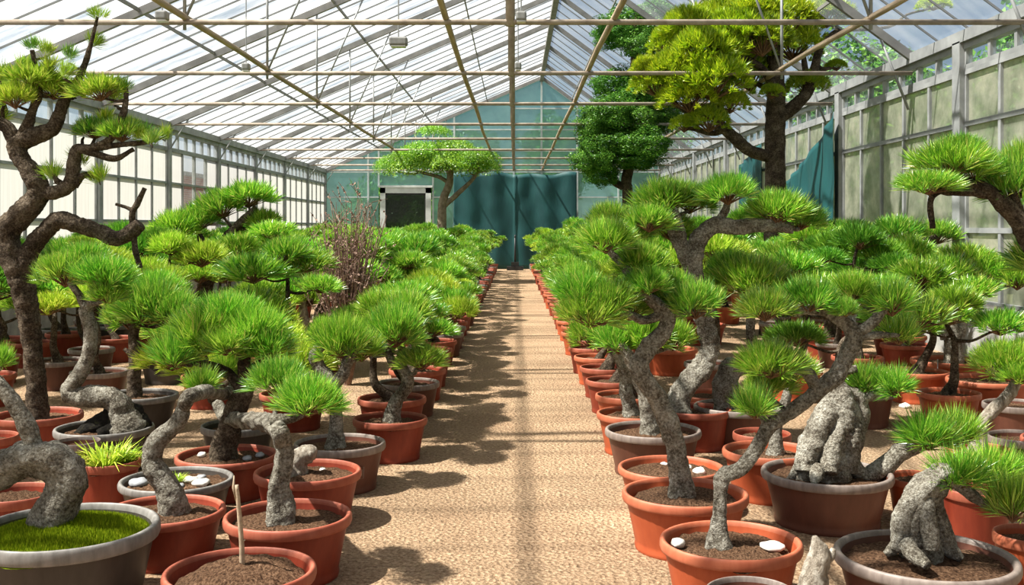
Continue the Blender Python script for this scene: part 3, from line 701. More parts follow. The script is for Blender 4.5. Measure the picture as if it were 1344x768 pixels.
    # tall sparse pine
    o = hero('tallest bonsai, an old sparse pine with twisting brown trunk rising to the roof', (50, 543, 112, 'red'),
         [(49, 548, 13), (47, 500, 12), (42, 450, 13), (36, 410, 14), (28, 370, 16), (14, 330, 15), (12, 300, 16), (38, 272, 16), (50, 250, 14), (38, 222, 12), (24, 202, 12), (24, 188, 12), (48, 178, 11), (70, 168, 10), (78, 148, 8), (86, 130, 7), (102, 106, 5), (112, 82, 4), (120, 55, 3), (128, 22, 2)],
         [(44, 98, 46, 20, 0, g), (70, 112, 40, 18, .1, g), (132, 112, 44, 20, 0, g), (20, 122, 36, 20, -.1, g), (160, 168, 36, 18, 0), (125, 165, 32, 17, .1),
          (129, 14, 17, 22, 0, 'y', 'tuft'), (43, 55, 17, 20, 0, 'g', 'tuft'), (90, 66, 17, 20, 0, 'g', 'tuft'), (65, 80, 20, 20, 0, 'y', 'tuft'), (164, 108, 15, 22, 0, 'g', 'tuft'), (120, 48, 20, 20, .1, 'y', 'tuft'), (217, 172, 18, 16, 0, 'y', 'tuft'), (190, 168, 18, 16, .1, 'g', 'tuft'), (185, 175, 17, 14, .0, 'y', 'tuft'), (70, 222, 22, 22, 0, 'y', 'tuft'), (132, 226, 22, 20, 0, 'y', 'tuft'), (105, 205, 20, 20, .2, 'y', 'tuft'), (5, 122, 25, 20, 0, 'g', 'tuft'), (30, 80, 22, 20, .1, 'y', 'tuft'), (60, 60, 18, 20, .2, 'y', 'tuft'), (12, 105, 24, 20, .2, 'y', 'tuft'), (0, 90, 24, 20, .1, 'y', 'tuft'), (100, 112, 20, 20, .1, 'y', 'tuft'), (150, 122, 20, 20, .1, 'y', 'tuft'), (170, 160, 20, 18, .1, 'y', 'tuft'), (200, 178, 18, 18, -.1, 'g', 'tuft'), (140, 150, 20, 18, .1, 'y', 'tuft'), (84, 88, 20, 18, -.1, 'y', 'tuft'), (-8, 140, 24, 20, 0, 'y', 'tuft'), (110, 165, 18, 18, .1, 'y', 'tuft')],
         [[(24, 195, 10), (10, 168, 9), (-12, 160, 8)], [(26, 186, 8), (38, 160, 7), (44, 142, 5), (52, 118, 4), (42, 66, 3)],
          [(48, 255, 9), (75, 252, 9), (92, 242, 9), (97, 215, 9), (102, 196, 7), (120, 200, 5), (150, 208, 4), (175, 196, 3)],
          [(104, 196, 7), (125, 194, 6), (145, 182, 5), (158, 160, 5), (165, 135, 4), (165, 112, 3)], [(125, 194, 5), (160, 190, 4), (195, 186, 3), (215, 180, 2)],
          [(30, 362, 12), (38, 330, 12), (58, 305, 12), (76, 290, 12), (100, 294, 11), (130, 304, 10), (152, 313, 10), (168, 308, 10), (184, 294, 9)],
          [(184, 352, 3), (178, 330, 4), (175, 305, 4), (174, 280, 4), (180, 268, 4), (190, 247, 3)], [(176, 277, 3), (165, 272, 2), (152, 268, 2)],
          [(98, 244, 5), (110, 230, 4), (128, 232, 3)], [(88, 246, 5), (76, 238, 4), (70, 228, 2)]],
         seed=16, mat=M_BARK_B, lod=1, ridges=0)
    hero('bonsai with forked brown trunk and high flat pads, standing before the white windows', (272, 425, 74, 'red'),
         [(272, 424, 9), (270, 395, 8), (274, 362, 8), (277, 342, 7), (286, 326, 6), (298, 310, 6), (316, 292, 5), (336, 272, 4)],
         [(326, 252, 44, 20), (292, 264, 42, 22, .1), (232, 292, 40, 22, -.1), (262, 282, 36, 20, .1), (345, 285, 26, 16, .1), (210, 312, 36, 20)], [[(277, 345, 5), (268, 325, 5), (262, 308, 4)], [(274, 365, 4), (250, 345, 4), (238, 320, 3)]], seed=17, mat=M_BARK_B, lod=1)
    hero('bonsai with dark two-armed trunk under a wide layered canopy, mid row', (426, 452, 72, 'red'),
         [(425, 450, 7), (426, 420, 7), (428, 392, 7), (440, 378, 6), (460, 366, 5), (470, 355, 4)], [(395, 352, 46, 22), (430, 348, 52, 26, -.1), (468, 352, 40, 20, .1), (400, 325, 30, 16, .2), (470, 392, 28, 15, -.15)], [[(427, 395, 5), (405, 378, 4), (395, 362, 3)]], seed=18, mat=M_BARK_B, lod=1)
    hero('bonsai whose thin trunk opens into two arms like a cup, near the door', (535, 425, 60, 'red'),
         [(535, 424, 6), (536, 390, 5), (535, 358, 5), (530, 345, 5), (510, 338, 4), (500, 325, 3), (505, 312, 3)], [(502, 316, 40, 17), (545, 320, 40, 18), (525, 333, 34, 14, .2)], [[(534, 350, 4), (548, 336, 4), (556, 328, 3)]], seed=19, mat=M_BARK_B, lod=1)
    hero('small bonsai with pale driftwood trunk in black pot, deep in the rows', (392, 462, 60, 'black'),
         [(384, 458, 11), (392, 448, 10), (400, 432, 7), (398, 408, 6), (396, 390, 4)], [(372, 372, 36, 20), (405, 385, 30, 17, .1), (385, 350, 30, 17, .1)], seed=20, mat=M_DRIFT, lod=1)
    # ---- right of the path
    hero('bonsai with a long zigzag trunk leaning far away from the path, front orange pot', (959, 708, 186, 'orange'),
         [(944, 704, 11), (945, 675, 9), (946, 645, 9), (950, 625, 10), (972, 614, 9), (992, 592, 9), (1010, 560, 9), (1040, 538, 9), (1072, 514, 9), (1098, 492, 10), (1112, 462, 11), (1120, 436, 10), (1098, 416, 8), (1066, 406, 6), (1040, 412, 4)],
         [(1004, 398, 42, 23, -.05), (1062, 386, 42, 24, 0), (1120, 374, 38, 21, .1), (1170, 386, 46, 28, 0, 'g', 'fan'), (1180, 430, 38, 22, .05, 'g', 'fan'), (1012, 470, 54, 26, -.05), (990, 524, 36, 25, -.12, 'g', 'fan'), (1010, 500, 36, 20, .08), (1110, 402, 20, 14, -.1)],
         [[(1112, 442, 8), (1140, 428, 7), (1158, 410, 5), (1166, 400, 4)], [(1116, 446, 6), (1150, 440, 5), (1180, 440, 3)], [(1072, 512, 8), (1058, 488, 8), (1030, 484, 6), (1005, 492, 4)], [(1008, 560, 6), (1000, 545, 5), (992, 536, 3)]], seed=31, ridges=3)
    hero('bonsai with tall S-shaped trunk in wide orange pot, crown brushing the path', (899, 645, 165, 'orange'),
         [(896, 643, 15), (891, 610, 13), (884, 572, 13), (868, 530, 13), (848, 500, 12), (841, 478, 12), (852, 456, 12), (870, 436, 10), (877, 414, 10), (864, 400, 9), (843, 383, 7), (828, 362, 6), (815, 345, 5), (796, 326, 4)],
         [(775, 404, 50, 26, -.1), (765, 378, 44, 24, .0), (800, 386, 44, 24, -.05), (826, 396, 42, 24, .12), (912, 392, 44, 26, 0), (795, 308, 42, 24, 0), (842, 338, 40, 22, .05), (850, 366, 34, 20, -.05), (760, 372, 34, 30, .1), (880, 375, 40, 24, .15)],
         [[(874, 412, 7), (845, 420, 6), (815, 410, 6), (795, 420, 4)], [(876, 412, 6), (902, 410, 5), (930, 414, 3)]], seed=32, ridges=3)
    hero('orange pot of bare soil with white pebbles, squeezed behind the S-shaped trunk pot', (881, 612, 140, 'orange'), [], [], hp=0.25, seed=33, soil=SOILS[1], name='potted_soil', cat='pot')
    hero('bonsai with upright forked trunk in a grey-rimmed brown pot beside the path', (857, 563, 126, 'brown'),
         [(853, 562, 11), (850, 540, 10), (846, 512, 11), (838, 490, 11), (842, 468, 8), (860, 450, 6), (866, 430, 4)], [(845, 430, 44, 26, .1), (812, 440, 36, 24, .1), (882, 438, 34, 22, .15)], [[(838, 492, 8), (826, 470, 8), (815, 450, 5)]], seed=34)
    hero('bonsai with slim grey trunk ending in a knot, sixth pot along the path', (835, 541, 104, 'orange'),
         [(828, 538, 8), (822, 515, 9), (820, 490, 8), (812, 468, 7), (806, 445, 5)], [(800, 425, 40, 26), (775, 432, 34, 24, .1)], seed=35)
    hero('bonsai with massive twin trunk and the broad crown highest above the path row', (912, 528, 96, 'red'),
         [(890, 530, 16), (902, 505, 14), (924, 478, 14), (933, 455, 13), (926, 428, 12), (920, 395, 13), (910, 352, 13), (914, 320, 12), (934, 297, 11), (968, 298, 10), (1000, 296, 9), (1040, 300, 7)],
         [(872, 256, 48, 25), (905, 258, 40, 22, .15), (955, 246, 42, 22, -.1), (1020, 270, 52, 24, 0), (852, 284, 40, 20, -.1), (830, 300, 34, 18, .1), (980, 285, 30, 15, .2), (1050, 282, 36, 20, .1), (800, 283, 34, 20, .1), (880, 295, 40, 20, .2)],
         [[(912, 368, 9), (900, 338, 9), (892, 306, 8), (884, 276, 6)], [(905, 350, 6), (884, 312, 6), (876, 290, 4), (850, 296, 4)], [(940, 296, 6), (952, 276, 5), (956, 258, 4)]], seed=36, mat=M_BARK, lod=0, Yfix=6.9, ridges=3)
    hero('bonsai with the thickest sculpted trunk, like a grey boulder, in a brown pot', (1085, 618, 168, 'brown'),
         [(1082, 612, 27), (1080, 590, 28), (1090, 562, 26), (1098, 538, 22), (1103, 516, 15), (1099, 500, 9), (1104, 488, 6), (1124, 484, 5)],
         [(1218, 562, 50, 28, -.1, 'g', 'fan'), (1258, 560, 46, 26, 0, 'g', 'fan'), (1135, 494, 38, 22, .05, 'g', 'fan'), (1172, 498, 38, 22, 0, 'g', 'fan')],
         [[(1057, 620, 13, -.08), (1059, 604, 16, -.06), (1066, 580, 17, -.05), (1080, 556, 17, -.04), (1094, 532, 15, -.02)], [(1112, 620, 13, -.04), (1112, 600, 17, -.03), (1116, 572, 18, -.02), (1116, 545, 16), (1108, 520, 12)], [(1088, 622, 9, -.14), (1088, 606, 12, -.11), (1096, 580, 12, -.09), (1102, 556, 10, -.06)], [(1050, 616, 10), (1042, 624, 6), (1034, 630, 3)], [(1074, 616, 10, -.12), (1070, 628, 6, -.18), (1068, 636, 3, -.22)], [(1108, 512, 8), (1128, 522, 9), (1132, 550, 9), (1122, 580, 9), (1118, 604, 10), (1134, 626, 11), (1158, 614, 12), (1180, 594, 12), (1205, 584, 11), (1228, 580, 8)], [(1130, 525, 6), (1142, 520, 6), (1155, 512, 5), (1168, 506, 4)]], seed=37, ridges=3)
    hero('bonsai with a stout claw-footed trunk in a grey-rimmed brown pot, nearest right', (1214, 727, 232, 'brown'),
         [(1210, 716, 20), (1202, 694, 21), (1203, 668, 20), (1214, 645, 19), (1230, 628, 17), (1246, 624, 13), (1264, 640, 8), (1290, 660, 6), (1308, 672, 4)],
         [(1258, 612, 56, 28, 0, 'g', 'fan'), (1302, 608, 54, 30, .12, 'g', 'fan'), (1328, 648, 48, 36, -.05, 'g', 'fan'), (1340, 615, 44, 26, .2, 'g', 'fan')],
         [[(1176, 722, 8, -.02), (1182, 705, 13, -.02), (1184, 684, 14, -.02), (1194, 662, 14, -.02), (1208, 645, 12)], [(1246, 724, 10, .0), (1240, 704, 13, .0), (1232, 682, 13), (1226, 660, 12), (1230, 640, 10)], [(1222, 722, 9, -.08), (1220, 700, 12, -.07), (1216, 676, 12, -.05), (1216, 655, 10, -.03)], [(1190, 715, 12, -.08), (1200, 728, 10, -.13), (1218, 742, 6, -.19)], [(1240, 714, 11), (1252, 726, 9, -.02), (1262, 734, 5, -.03)], [(1180, 712, 10), (1170, 722, 7), (1162, 728, 4)]], seed=38, ridges=4)
    hero('grey-rimmed brown pot of soil at the very front edge beside the front orange pot', (985, 776, 118, 'brown'), [], [], seed=39, name='potted_soil', cat='pot', Yfix=3.45)
    hero('pot with a bleached broken trunk stub poking up at the bottom of the view', (1060, 822, 150, 'brown'),
         [(1058, 825, 20), (1064, 790, 19), (1070, 755, 17), (1076, 730, 14), (1072, 714, 8), (1069, 704, 3)], [], [[(1078, 740, 8), (1090, 730, 6), (1094, 720, 3)]], seed=40, mat=M_DRIFT, name='potted_stump', cat='pot', Yfix=3.2)
    hero('orange pot of soil just behind the zigzag trunk, second row from the path', (1010, 590, 122, 'orange'),
         [(1018, 588, 8), (1020, 560, 7), (1030, 530, 7), (1036, 505, 6)], [(1040, 480, 36, 20, .2)], seed=41)
    hero('bonsai with humped grey trunk in a tall grey-rimmed brown pot', (968, 532, 114, 'brown'),
         [(958, 530, 16), (952, 508, 17), (960, 486, 14), (978, 478, 10), (992, 462, 7), (985, 440, 6)], [(985, 360, 56, 30), (960, 350, 40, 24, .15), (1010, 372, 44, 24, -.1)], [[(985, 445, 6), (985, 415, 6), (986, 390, 5)]], seed=42, ridges=3)
    hero('small orange pot of soil between the humped trunk and path row', (936, 517, 92, 'orange'), [], [], hp=0.24, seed=43, name='potted_soil', cat='pot')
    hero('small red bowl of soil under the isolated needle tuft', (1000, 568, 76, 'red'), [], [], seed=44, name='potted_soil', cat='pot')
    hero('orange pot behind the stout claw-footed trunk, almost touching the boulder-trunk pot', (1206, 626, 82, 'orange'), [], [], hp=0.22, seed=45, name='potted_soil', cat='pot')
    hero('red pot behind the claw-footed trunk under its needles', (1282, 640, 90, 'red'), [], [], seed=46, name='potted_soil', cat='pot')
    hero('orange pot at the right edge of the picture under hanging needles', (1352, 700, 92, 'orange'), [], [], seed=47, name='potted_soil', cat='pot')
    hero('dark brown grey-rimmed pot of soil at the side edge behind the leaning white trunk', (1342, 572, 88, 'brown'), [], [], seed=48, name='potted_soil', cat='pot')
    hero('bonsai with pale leaning trunk and single fan of needles, at the side edge', (1284, 588, 84, 'red'),
         [(1284, 584, 9), (1290, 556, 8), (1306, 536, 8), (1324, 518, 8), (1334, 500, 7), (1336, 485, 5)], [(1318, 468, 44, 24), (1350, 462, 36, 22, .1), (1340, 488, 30, 16, -.1)], seed=49, mat=M_DRIFT)
    hero('bonsai with ragged upright trunk, flat crown, in an orange pot with a wire', (1246, 472, 98, 'orange'),
         [(1252, 470, 11), (1250, 445, 10), (1246, 420, 8), (1249, 400, 6), (1252, 380, 5)], [(1240, 352, 48, 24), (1292, 350, 52, 25, .1), (1335, 358, 40, 22), (1215, 372, 30, 20, .1), (1270, 335, 48, 20, .2)], [[(1258, 440, 7), (1266, 415, 6), (1280, 385, 5), (1310, 372, 4)], [(1240, 445, 6), (1234, 425, 4), (1226, 412, 2)]], seed=50, mat=M_BARK, lod=1)
    hero('bright orange pot of soil beside the leaning white trunk', (1298, 497, 108, 'orange'), [], [], seed=51, name='potted_soil', cat='pot')
    hero('grey-rimmed pot beside the bright orange pot, at the side edge', (1334, 516, 84, 'brown'), [], [], seed=52, name='potted_soil', cat='pot', Yfix=7.1)
    hero('giant-armed bonsai reaching in from outside the frame, crown against the frosted windows', (1405, 570, 120, 'red'),
         [(1402, 568, 17), (1400, 500, 16), (1392, 430, 15), (1372, 360, 14), (1350, 312, 13), (1322, 274, 11), (1296, 250, 9), (1268, 238, 6)],
         [(1250, 208, 56, 26), (1280, 215, 46, 24, .1), (1218, 238, 50, 17, -.1), (1326, 235, 40, 34, .05), (1350, 215, 50, 34, .15), (1260, 190, 36, 16, .1), (1380, 330, 60, 34, .1)],
         [[(1300, 256, 7), (1275, 252, 6), (1245, 252, 5), (1225, 250, 3)], [(1340, 296, 7), (1336, 270, 5), (1330, 252, 4)], [(1240, 246, 5), (1222, 262, 4), (1224, 300, 4)]], seed=53, mat=M_BARK_B, Yfix=5.9)
    hero('bonsai with a dark mop crown on a short trunk, under the giant arm', (1090, 440, 70, 'red'),
         [(1090, 438, 8), (1086, 410, 7), (1068, 380, 6), (1064, 350, 6), (1066, 322, 5)], [(1066, 306, 46, 20), (1030, 330, 40, 20, .1), (1105, 330, 46, 22, .1), (1080, 350, 36, 18, -.1)], [[(1066, 360, 5), (1090, 345, 4), (1104, 340, 3)]], seed=54, mat=M_BARK_B, lod=1)
    hero('bonsai with spread dark limbs and round pads, in front of the hanging curtain', (1180, 440, 70, 'red'),
         [(1182, 438, 8), (1184, 400, 8), (1190, 365, 8), (1196, 340, 7), (1184, 312, 5)], [(1176, 298, 42, 20), (1230, 302, 36, 18, .1), (1150, 322, 36, 18, .1), (1120, 300, 34, 16, .2), (1215, 335, 40, 20, -.1)], [[(1196, 340, 5), (1214, 320, 5), (1234, 308, 3)], [(1190, 345, 5), (1168, 335, 5), (1150, 330, 3)]], seed=55, mat=M_BARK_B, lod=1)

MOSS = None
def prep():
    global MOSS, GRASS
    MOSS = soil_mesh(9, M_MOSSB, .045, .012)
    # moss carpet: the soil mound thick with tiny upright blades
    rs = np.random.RandomState(5); n = 34000
    rho = np.sqrt(rs.rand(n)) * .9; th = rs.rand(n) * 6.283; x, y = rho * np.cos(th), rho * np.sin(th)
    z = .235 + .05 * (1 - (rho / .915) ** 2) + .0
    b = np.stack([x, y, z], 1); d = rs.normal(0, .5, (n, 3)); d[:, 2] = 1; d = unit(d); s = unit(np.cross(d, rs.normal(0, 1, (n, 3))))
    v = np.stack([b - s * .008, b + s * .008, b + d * np.array([.018, .018, .02]) * rs.uniform(.6, 1.3, (n, 1))], 1).reshape(-1, 3)
    PADS['moss', 0] = [fast_mesh('moss', v, np.arange(3 * n).reshape(-1, 3), M_MOSS)]
    n = 170; a = rs.rand(n) * 6.28; r = np.sqrt(rs.rand(n)) * .45; b = np.stack([r * np.cos(a), r * np.sin(a), np.zeros(n)], 1)
    d = unit(np.stack([np.cos(a) * .8, np.sin(a) * .8, np.full(n, 1.0)], 1) + rs.normal(0, .3, (n, 3))); s = unit(np.cross(d, np.array([[0, 0, 1.0]]))) * .03
    L = rs.uniform(.7, 1.5, (n, 1)); m1 = b + d * L * .55; t = b + d * L + np.array([0, 0, -.45]) * L * rs.rand(n, 1)
    v = np.stack([b - s, b + s, m1 + s * .8, m1 - s * .8], 1).reshape(-1, 3); v2 = np.stack([m1 - s * .8, m1 + s * .8, t + s * .1, t - s * .1], 1).reshape(-1, 3)
    vv = np.concatenate([v, v2]); GRASS = fast_mesh('grass_tuft', vv, np.arange(len(vv)).reshape(-1, 4), M_NEEDLE_Y)
prep()
heroes()
def extras():
    mo = [o for o in COL.objects if o.parent is None and 'carpeted with moss' in o.get('label', '')][0]
    p = [c for c in mo.children if c.name.startswith('soil')][0]
    link('moss', PADS['moss', 0][0], mo, (0, 0, 0), (0, 0, 0), p.scale)
    def on(label): return [o for o in COL.objects if o.parent is None and label in o.get('label', '')][0]
    # stake
    s = on('heaped soil with a wooden stake'); x, y, z = s.location
    st = empty('wooden_stake', (x + .015, y - .02, .3)); tag(st, 'thin broken wooden stake stuck upright in the heaped soil of the frontmost pot', 'stake')
    m = MB(); sp, sr = spline([(0, 0, -.03), (-.004, 0, .1), (-.012, 0, .2), (-.022, .0, .31)], [.011, .010, .009, .007]); m.tube(sp, sr, 8, .2); obj('shaft', m, M_WOODP, st, True)
    m = MB(); m.tube([(-.02, 0, .25), (-.034, 0, .30), (-.032, 0, .345)], [.007, .006, .002], 6, .2); obj('split_tip', m, M_WOODP, st, True)
    m = MB(); m.tube([(-.004, 0, .09), (.012, -.005, .10)], [.006, .002], 5); obj('knot', m, M_WOODP, st, True)
    # stones lying on soil
    def stone(root, dx, dy, r, lab, mat=M_STONE, z=None, flat=.6, group=None, nm='stone'):
        if z is None: z = .25 * [c for c in root.children if c.name.startswith('pot')][0].scale[2]
        m = MB(); o3 = Vector((dx * 9, dy * 7, r * 50)); n, sg = 8, 12
        for i in range(n + 1):
            ph = math.pi * i / n
            for k in range(sg):
                a = 2 * math.pi * k / sg; q = Vector((math.sin(ph) * math.cos(a), math.sin(ph) * math.sin(a), math.cos(ph) * flat))
                q *= r * (1 + .3 * noise.noise(q * 1.6 + o3)); m.v.append(tuple(q))
        for i in range(n):
            for k in range(sg): m.f.append((i*sg+k, (i+1)*sg+k, (i+1)*sg+(k+1) % sg, i*sg+(k+1) % sg))
        o = obj(nm, m, mat, None, True, loc=(root.location.x + dx, root.location.y + dy, z + r * flat * .4)); tag(o, lab, 'stone', group)
        return o
    z = on('long zigzag trunk'); stone(z, -.22, .02, .032, 'white stone on the soil by the rim of the front orange pot, path side'); stone(z, .17, -.02, .05, 'broad flat white stone on soil of the front orange pot, away from path', flat=.35)
    z = on('white pebbles'); stone(z, .15, -.04, .035, 'largest white pebble in the pot behind the S-shaped trunk'); stone(z, .10, .04, .028, 'smaller white pebble behind its larger neighbour, pot behind the S-shaped trunk'); stone(z, -.02, .12, .022, 'tiny pale pebble near the far rim, pot behind the S-shaped trunk')
    z = on('bright green succulent')
    for k, (dx, dy, r, mt, lab) in enumerate(((-.2, -.02, .05, M_STONE_G, 'blue-grey stone nearest the bent trunk, in the succulent pot'), (.06, .03, .04, M_STONE, 'pale stone right behind the succulent'), (.14, -.03, .045, M_STONE, 'flat cream stone at the rim, in the succulent pot'), (.04, -.08, .03, M_STONE_G, 'small grey stone in front of the succulent'), (.10, .1, .03, M_STONE_G, 'small dark stone at the far rim of the succulent pot'), (-.1, .1, .035, M_STONE, 'pale stone beside the far rim of the succulent pot'))):
        stone(z, dx, dy, r, lab, mt, flat=.5)
    t = link('succulent', GRASS, z, (.0, -.02, .225), (0, 0, 0), (.06, .06, .05)); t['label'] = 'bright green succulent rosette'
    z = on('mossy soil, third red pot')
    for k, (dx, dy, lab) in enumerate(((.13, -.03, 'grey stone on soil right of the broad-crowned trunk'), (.18, .05, 'grey stone near the far rim by the broad-crowned trunk'), (-.17, .06, 'pale stone at the rim left of the broad-crowned trunk'))): stone(z, dx, dy, .028, lab, M_STONE_G if k < 2 else M_STONE)
    z = on('weathered stump, between'); stone(z, .06, .1, .02, 'white pebble behind the weathered stump')
    for px, py, Y, r, lab in ((1200, 523, 8.6, .06, 'pale stone on the gravel in front of the wired orange pot'), (1188, 526, 8.4, .05, 'second pale stone on gravel, nearer than its neighbour by the wired pot')):
        c = at(px, py, Y); q = empty('x', (c.x, Y, 0)); stone(q, 0, 0, r, lab, z=0); bpy.data.objects.remove(q)
    # black root mound under the folded trunk
    z = on('black root mound'); Y = z.location.y; f = lambda l: [at(a, b, Y + d) - z.location for a, b, c, d in l]; g_ = lambda l: [c / F * Y for a, b, c, d in l]
    m = MB()
    for l in ([(100, 572, 5, 0), (118, 562, 10, 0), (138, 552, 13, .02), (155, 540, 12, .03)], [(196, 572, 6, 0), (186, 560, 13, .02), (172, 546, 17, .05), (160, 534, 12, .05)], [(130, 574, 9, -.06), (150, 565, 13, -.02), (165, 555, 12, 0)], [(176, 575, 9, -.06), (168, 562, 12, -.02), (162, 550, 10, 0)]):
        sp, sr = spline(f(l), g_(l), 6); m.tube(sp, sr, 14, .3)
    o = obj('root_mound', m, M_ROOT, z, True); o['label'] = 'black root-covered mound'
    # wire on the orange pot
    z = on('orange pot with a wire'); rp = [c for c in z.children if c.name.startswith('pot')][0].scale
    m = MB(); m.tube([(-.62 * rp[0], -.78 * rp[1], .32), (-.64 * rp[0], -.82 * rp[1], .2), (-.6 * rp[0], -.8 * rp[1], .02)], [.005] * 3, 5, cap=False); obj('wire', m, M_STEEL, z)
extras()

# ================================================================== LARGE TREES GROWING IN THE HOUSE
def big_trees():
    def tree(name, label, cat, Y, base, paths, pads, key, mat, lod=0, seg=14, spread_y=.6):
        p0 = at(base[0], 0, Y); root = empty(name, (p0.x, Y, 0)); tag(root, label, cat); rnd = random.Random(int(base[0]))
        P = []
        for j, path in enumerate(paths):
            q = [(at(a[0], a[1], Y + (a[3] if len(a) > 3 else 0)), a[2] / F * Y) for a in path]
            if j == 0: q = [(Vector((q[0][0].x, Y, 0)), q[0][1] * 1.3)] + q
            P.append(q)
        mb, sm = trunk_obj(root, P, mat, seg, .1)
        for q in pads:
            dY = q[4] if len(q) > 4 else rnd.uniform(-spread_y, spread_y)
            c = at(q[0], q[1], Y + dY); rr = q[2] / F * Y; h2 = q[3] / F * Y
            if key == 'dark':
                link('foliage_cloud', rnd.choice(PADS[key, 0]), root, c - root.location, (0, 0, rnd.uniform(0, 6)), (rr, rr * 1.05, h2))
            else: add_pad(root, c, rr, h2, key, lod, key == 'gold', rnd)
            connect(mb, sm, c - root.location - Vector((0, 0, h2 * (.2 if key == 'dark' else .7))), rnd, 7, .3, minz=2.0)
        obj('trunk', mb, mat, root, True)
    tree('umbrella_tree', 'umbrella-shaped tree with bright flat canopy standing near the far door', 'tree', 27, (579,),
         [[(580, 290, 6), (582, 262, 5.5), (590, 240, 5), (591, 222, 4)], [(581, 272, 3.5), (600, 255, 3.5), (618, 238, 2.5), (628, 225, 2)], [(590, 240, 3), (575, 232, 2.5), (552, 226, 2)], [(591, 228, 3), (578, 210, 2), (560, 205, 1.5)], [(591, 226, 3), (602, 208, 2), (618, 204, 1.5)]],
         [(575, 199, 48, 24, 0), (545, 211, 40, 20, .3), (612, 206, 42, 24, 0), (638, 214, 24, 16, .2), (508, 211, 18, 18, .2), (570, 168, 26, 13, .4), (592, 188, 42, 18, .3), (556, 192, 34, 18, -.4), (628, 200, 28, 16, -.3), (590, 210, 40, 18, -.5), (530, 202, 26, 14, .4)], 'leaf', M_BARK_T)
    tree('clipped_tree', 'tall tree with dark clipped clouds of leaves rising to the ridge', 'tree', 20, (822,),
         [[(824, 262, 7), (822, 240, 7), (826, 210, 7), (830, 150, 6), (832, 90, 5), (835, 40, 4), (838, 14, 3)], [(818, 246, 5), (806, 238, 5), (796, 225, 4), (790, 215, 3)]],
         [(830, 32, 44, 24), (866, 38, 34, 26), (806, 46, 30, 20), (848, 60, 34, 22), (860, 14, 28, 14), (815, 112, 42, 22), (846, 126, 36, 26), (800, 150, 36, 24), (840, 158, 44, 26), (870, 150, 24, 22), (798, 188, 38, 24), (842, 190, 38, 22), (775, 210, 26, 20), (790, 228, 24, 18), (836, 212, 34, 12), (780, 165, 26, 22)], 'dark', M_BARK_B)
    tree('golden_pine', 'big golden-leaved pine with thick dark trunk beside the frosted window wall', 'tree', 14, (1018,),
         [[(1018, 300, 15), (1018, 250, 14), (1017, 200, 13), (1018, 150, 13), (1018, 110, 12), (1016, 60, 9), (1010, 10, 6), (1004, -20, 4)],
          [(1010, 206, 8, 0), (985, 198, 8, -.2), (965, 182, 8, -.3), (950, 168, 7, -.3), (938, 155, 4, -.4)], [(1022, 155, 9), (1042, 140, 9), (1062, 118, 7), (1068, 95, 6), (1078, 60, 5), (1100, 40, 4)], [(1018, 118, 6), (1000, 90, 5, -.3), (972, 75, 4, -.4), (945, 80, 3, -.4)],
          [(1012, 60, 5), (985, 40, 4, .3), (955, 30, 3, .3)], [(1050, 130, 5), (1058, 112, 4), (1056, 85, 4), (1054, 70, 3)]],
         [(905, 30, 44, 30, -.2), (945, 22, 50, 32, .3), (990, 12, 50, 28, -.2), (1040, 16, 46, 30, 0), (1085, 14, 40, 22, .2), (925, 60, 54, 34, -.5), (975, 58, 50, 34, .3), (885, 86, 48, 28, -.4), (935, 96, 60, 34, -.6), (985, 90, 42, 30, .2), (862, 105, 36, 22, -.2), (905, 120, 46, 26, -.5), (1040, 50, 44, 30, .2), (1058, 106, 32, 18, .1), (930, 152, 32, 20, -.5), (898, 160, 20, 13, -.4), (1000, 42, 44, 30, -.5), (1012, 118, 18, 11, -.3), (1098, 84, 18, 9, .3), (958, 130, 28, 18, -.4), (880, 50, 36, 26, .1), (960, 36, 50, 32, -.4), (850, 88, 28, 20, -.3), (1225, 4, 26, 10, .5)], 'gold', M_BARK_B, 0)
    # dry twiggy shrub
    Y = 9.6; c = at(456, 0, Y); OCC.append((c.x, Y, .35)); OCC.append((c.x - .1, Y - .9, .2)); root = empty('dry_shrub', (c.x, Y, 0)); tag(root, 'leafless reddish-brown twiggy shrub among the pines before the door', 'shrub'); rnd = random.Random(3)
    m = MB(); b = MB()
    for i in range(130):
        a = rnd.uniform(0, 6.28); sp = rnd.uniform(.05, .46); h = rnd.uniform(1.0, 1.9) * (1.05 - .3 * sp)
        p = [Vector((.03 * math.cos(a), .03 * math.sin(a), 0)), Vector((math.cos(a) * sp * .4, math.sin(a) * sp * .4, h * .5)), Vector((math.cos(a) * sp + rnd.uniform(-.06, .06), math.sin(a) * sp * .8, h))]
        q, rr = spline(p, [.012, .008, .003], 4); m.tube(q, rr, 4, cap=False)
        for k in range(6):
            j = rnd.randrange(3, len(q)); e = q[j] + Vector((rnd.uniform(-.16, .16), rnd.uniform(-.16, .16), rnd.uniform(.02, .2)))
            m.tube([q[j], e], [.004, .002], 3, cap=False)
            for _ in range(3):
                f = q[j].lerp(e, rnd.uniform(.3, 1)); s = rnd.uniform(.008, .016); d1 = Vector((rnd.uniform(-1, 1), rnd.uniform(-1, 1), rnd.uniform(-1, 1))).normalized() * s; d2 = d1.orthogonal().normalized() * s
                b.quad(f - d1, f - d2, f + d1, f + d2)
    obj('twigs', m, M_DRY, root, True); obj('buds', b, M_DRY, root)
big_trees()

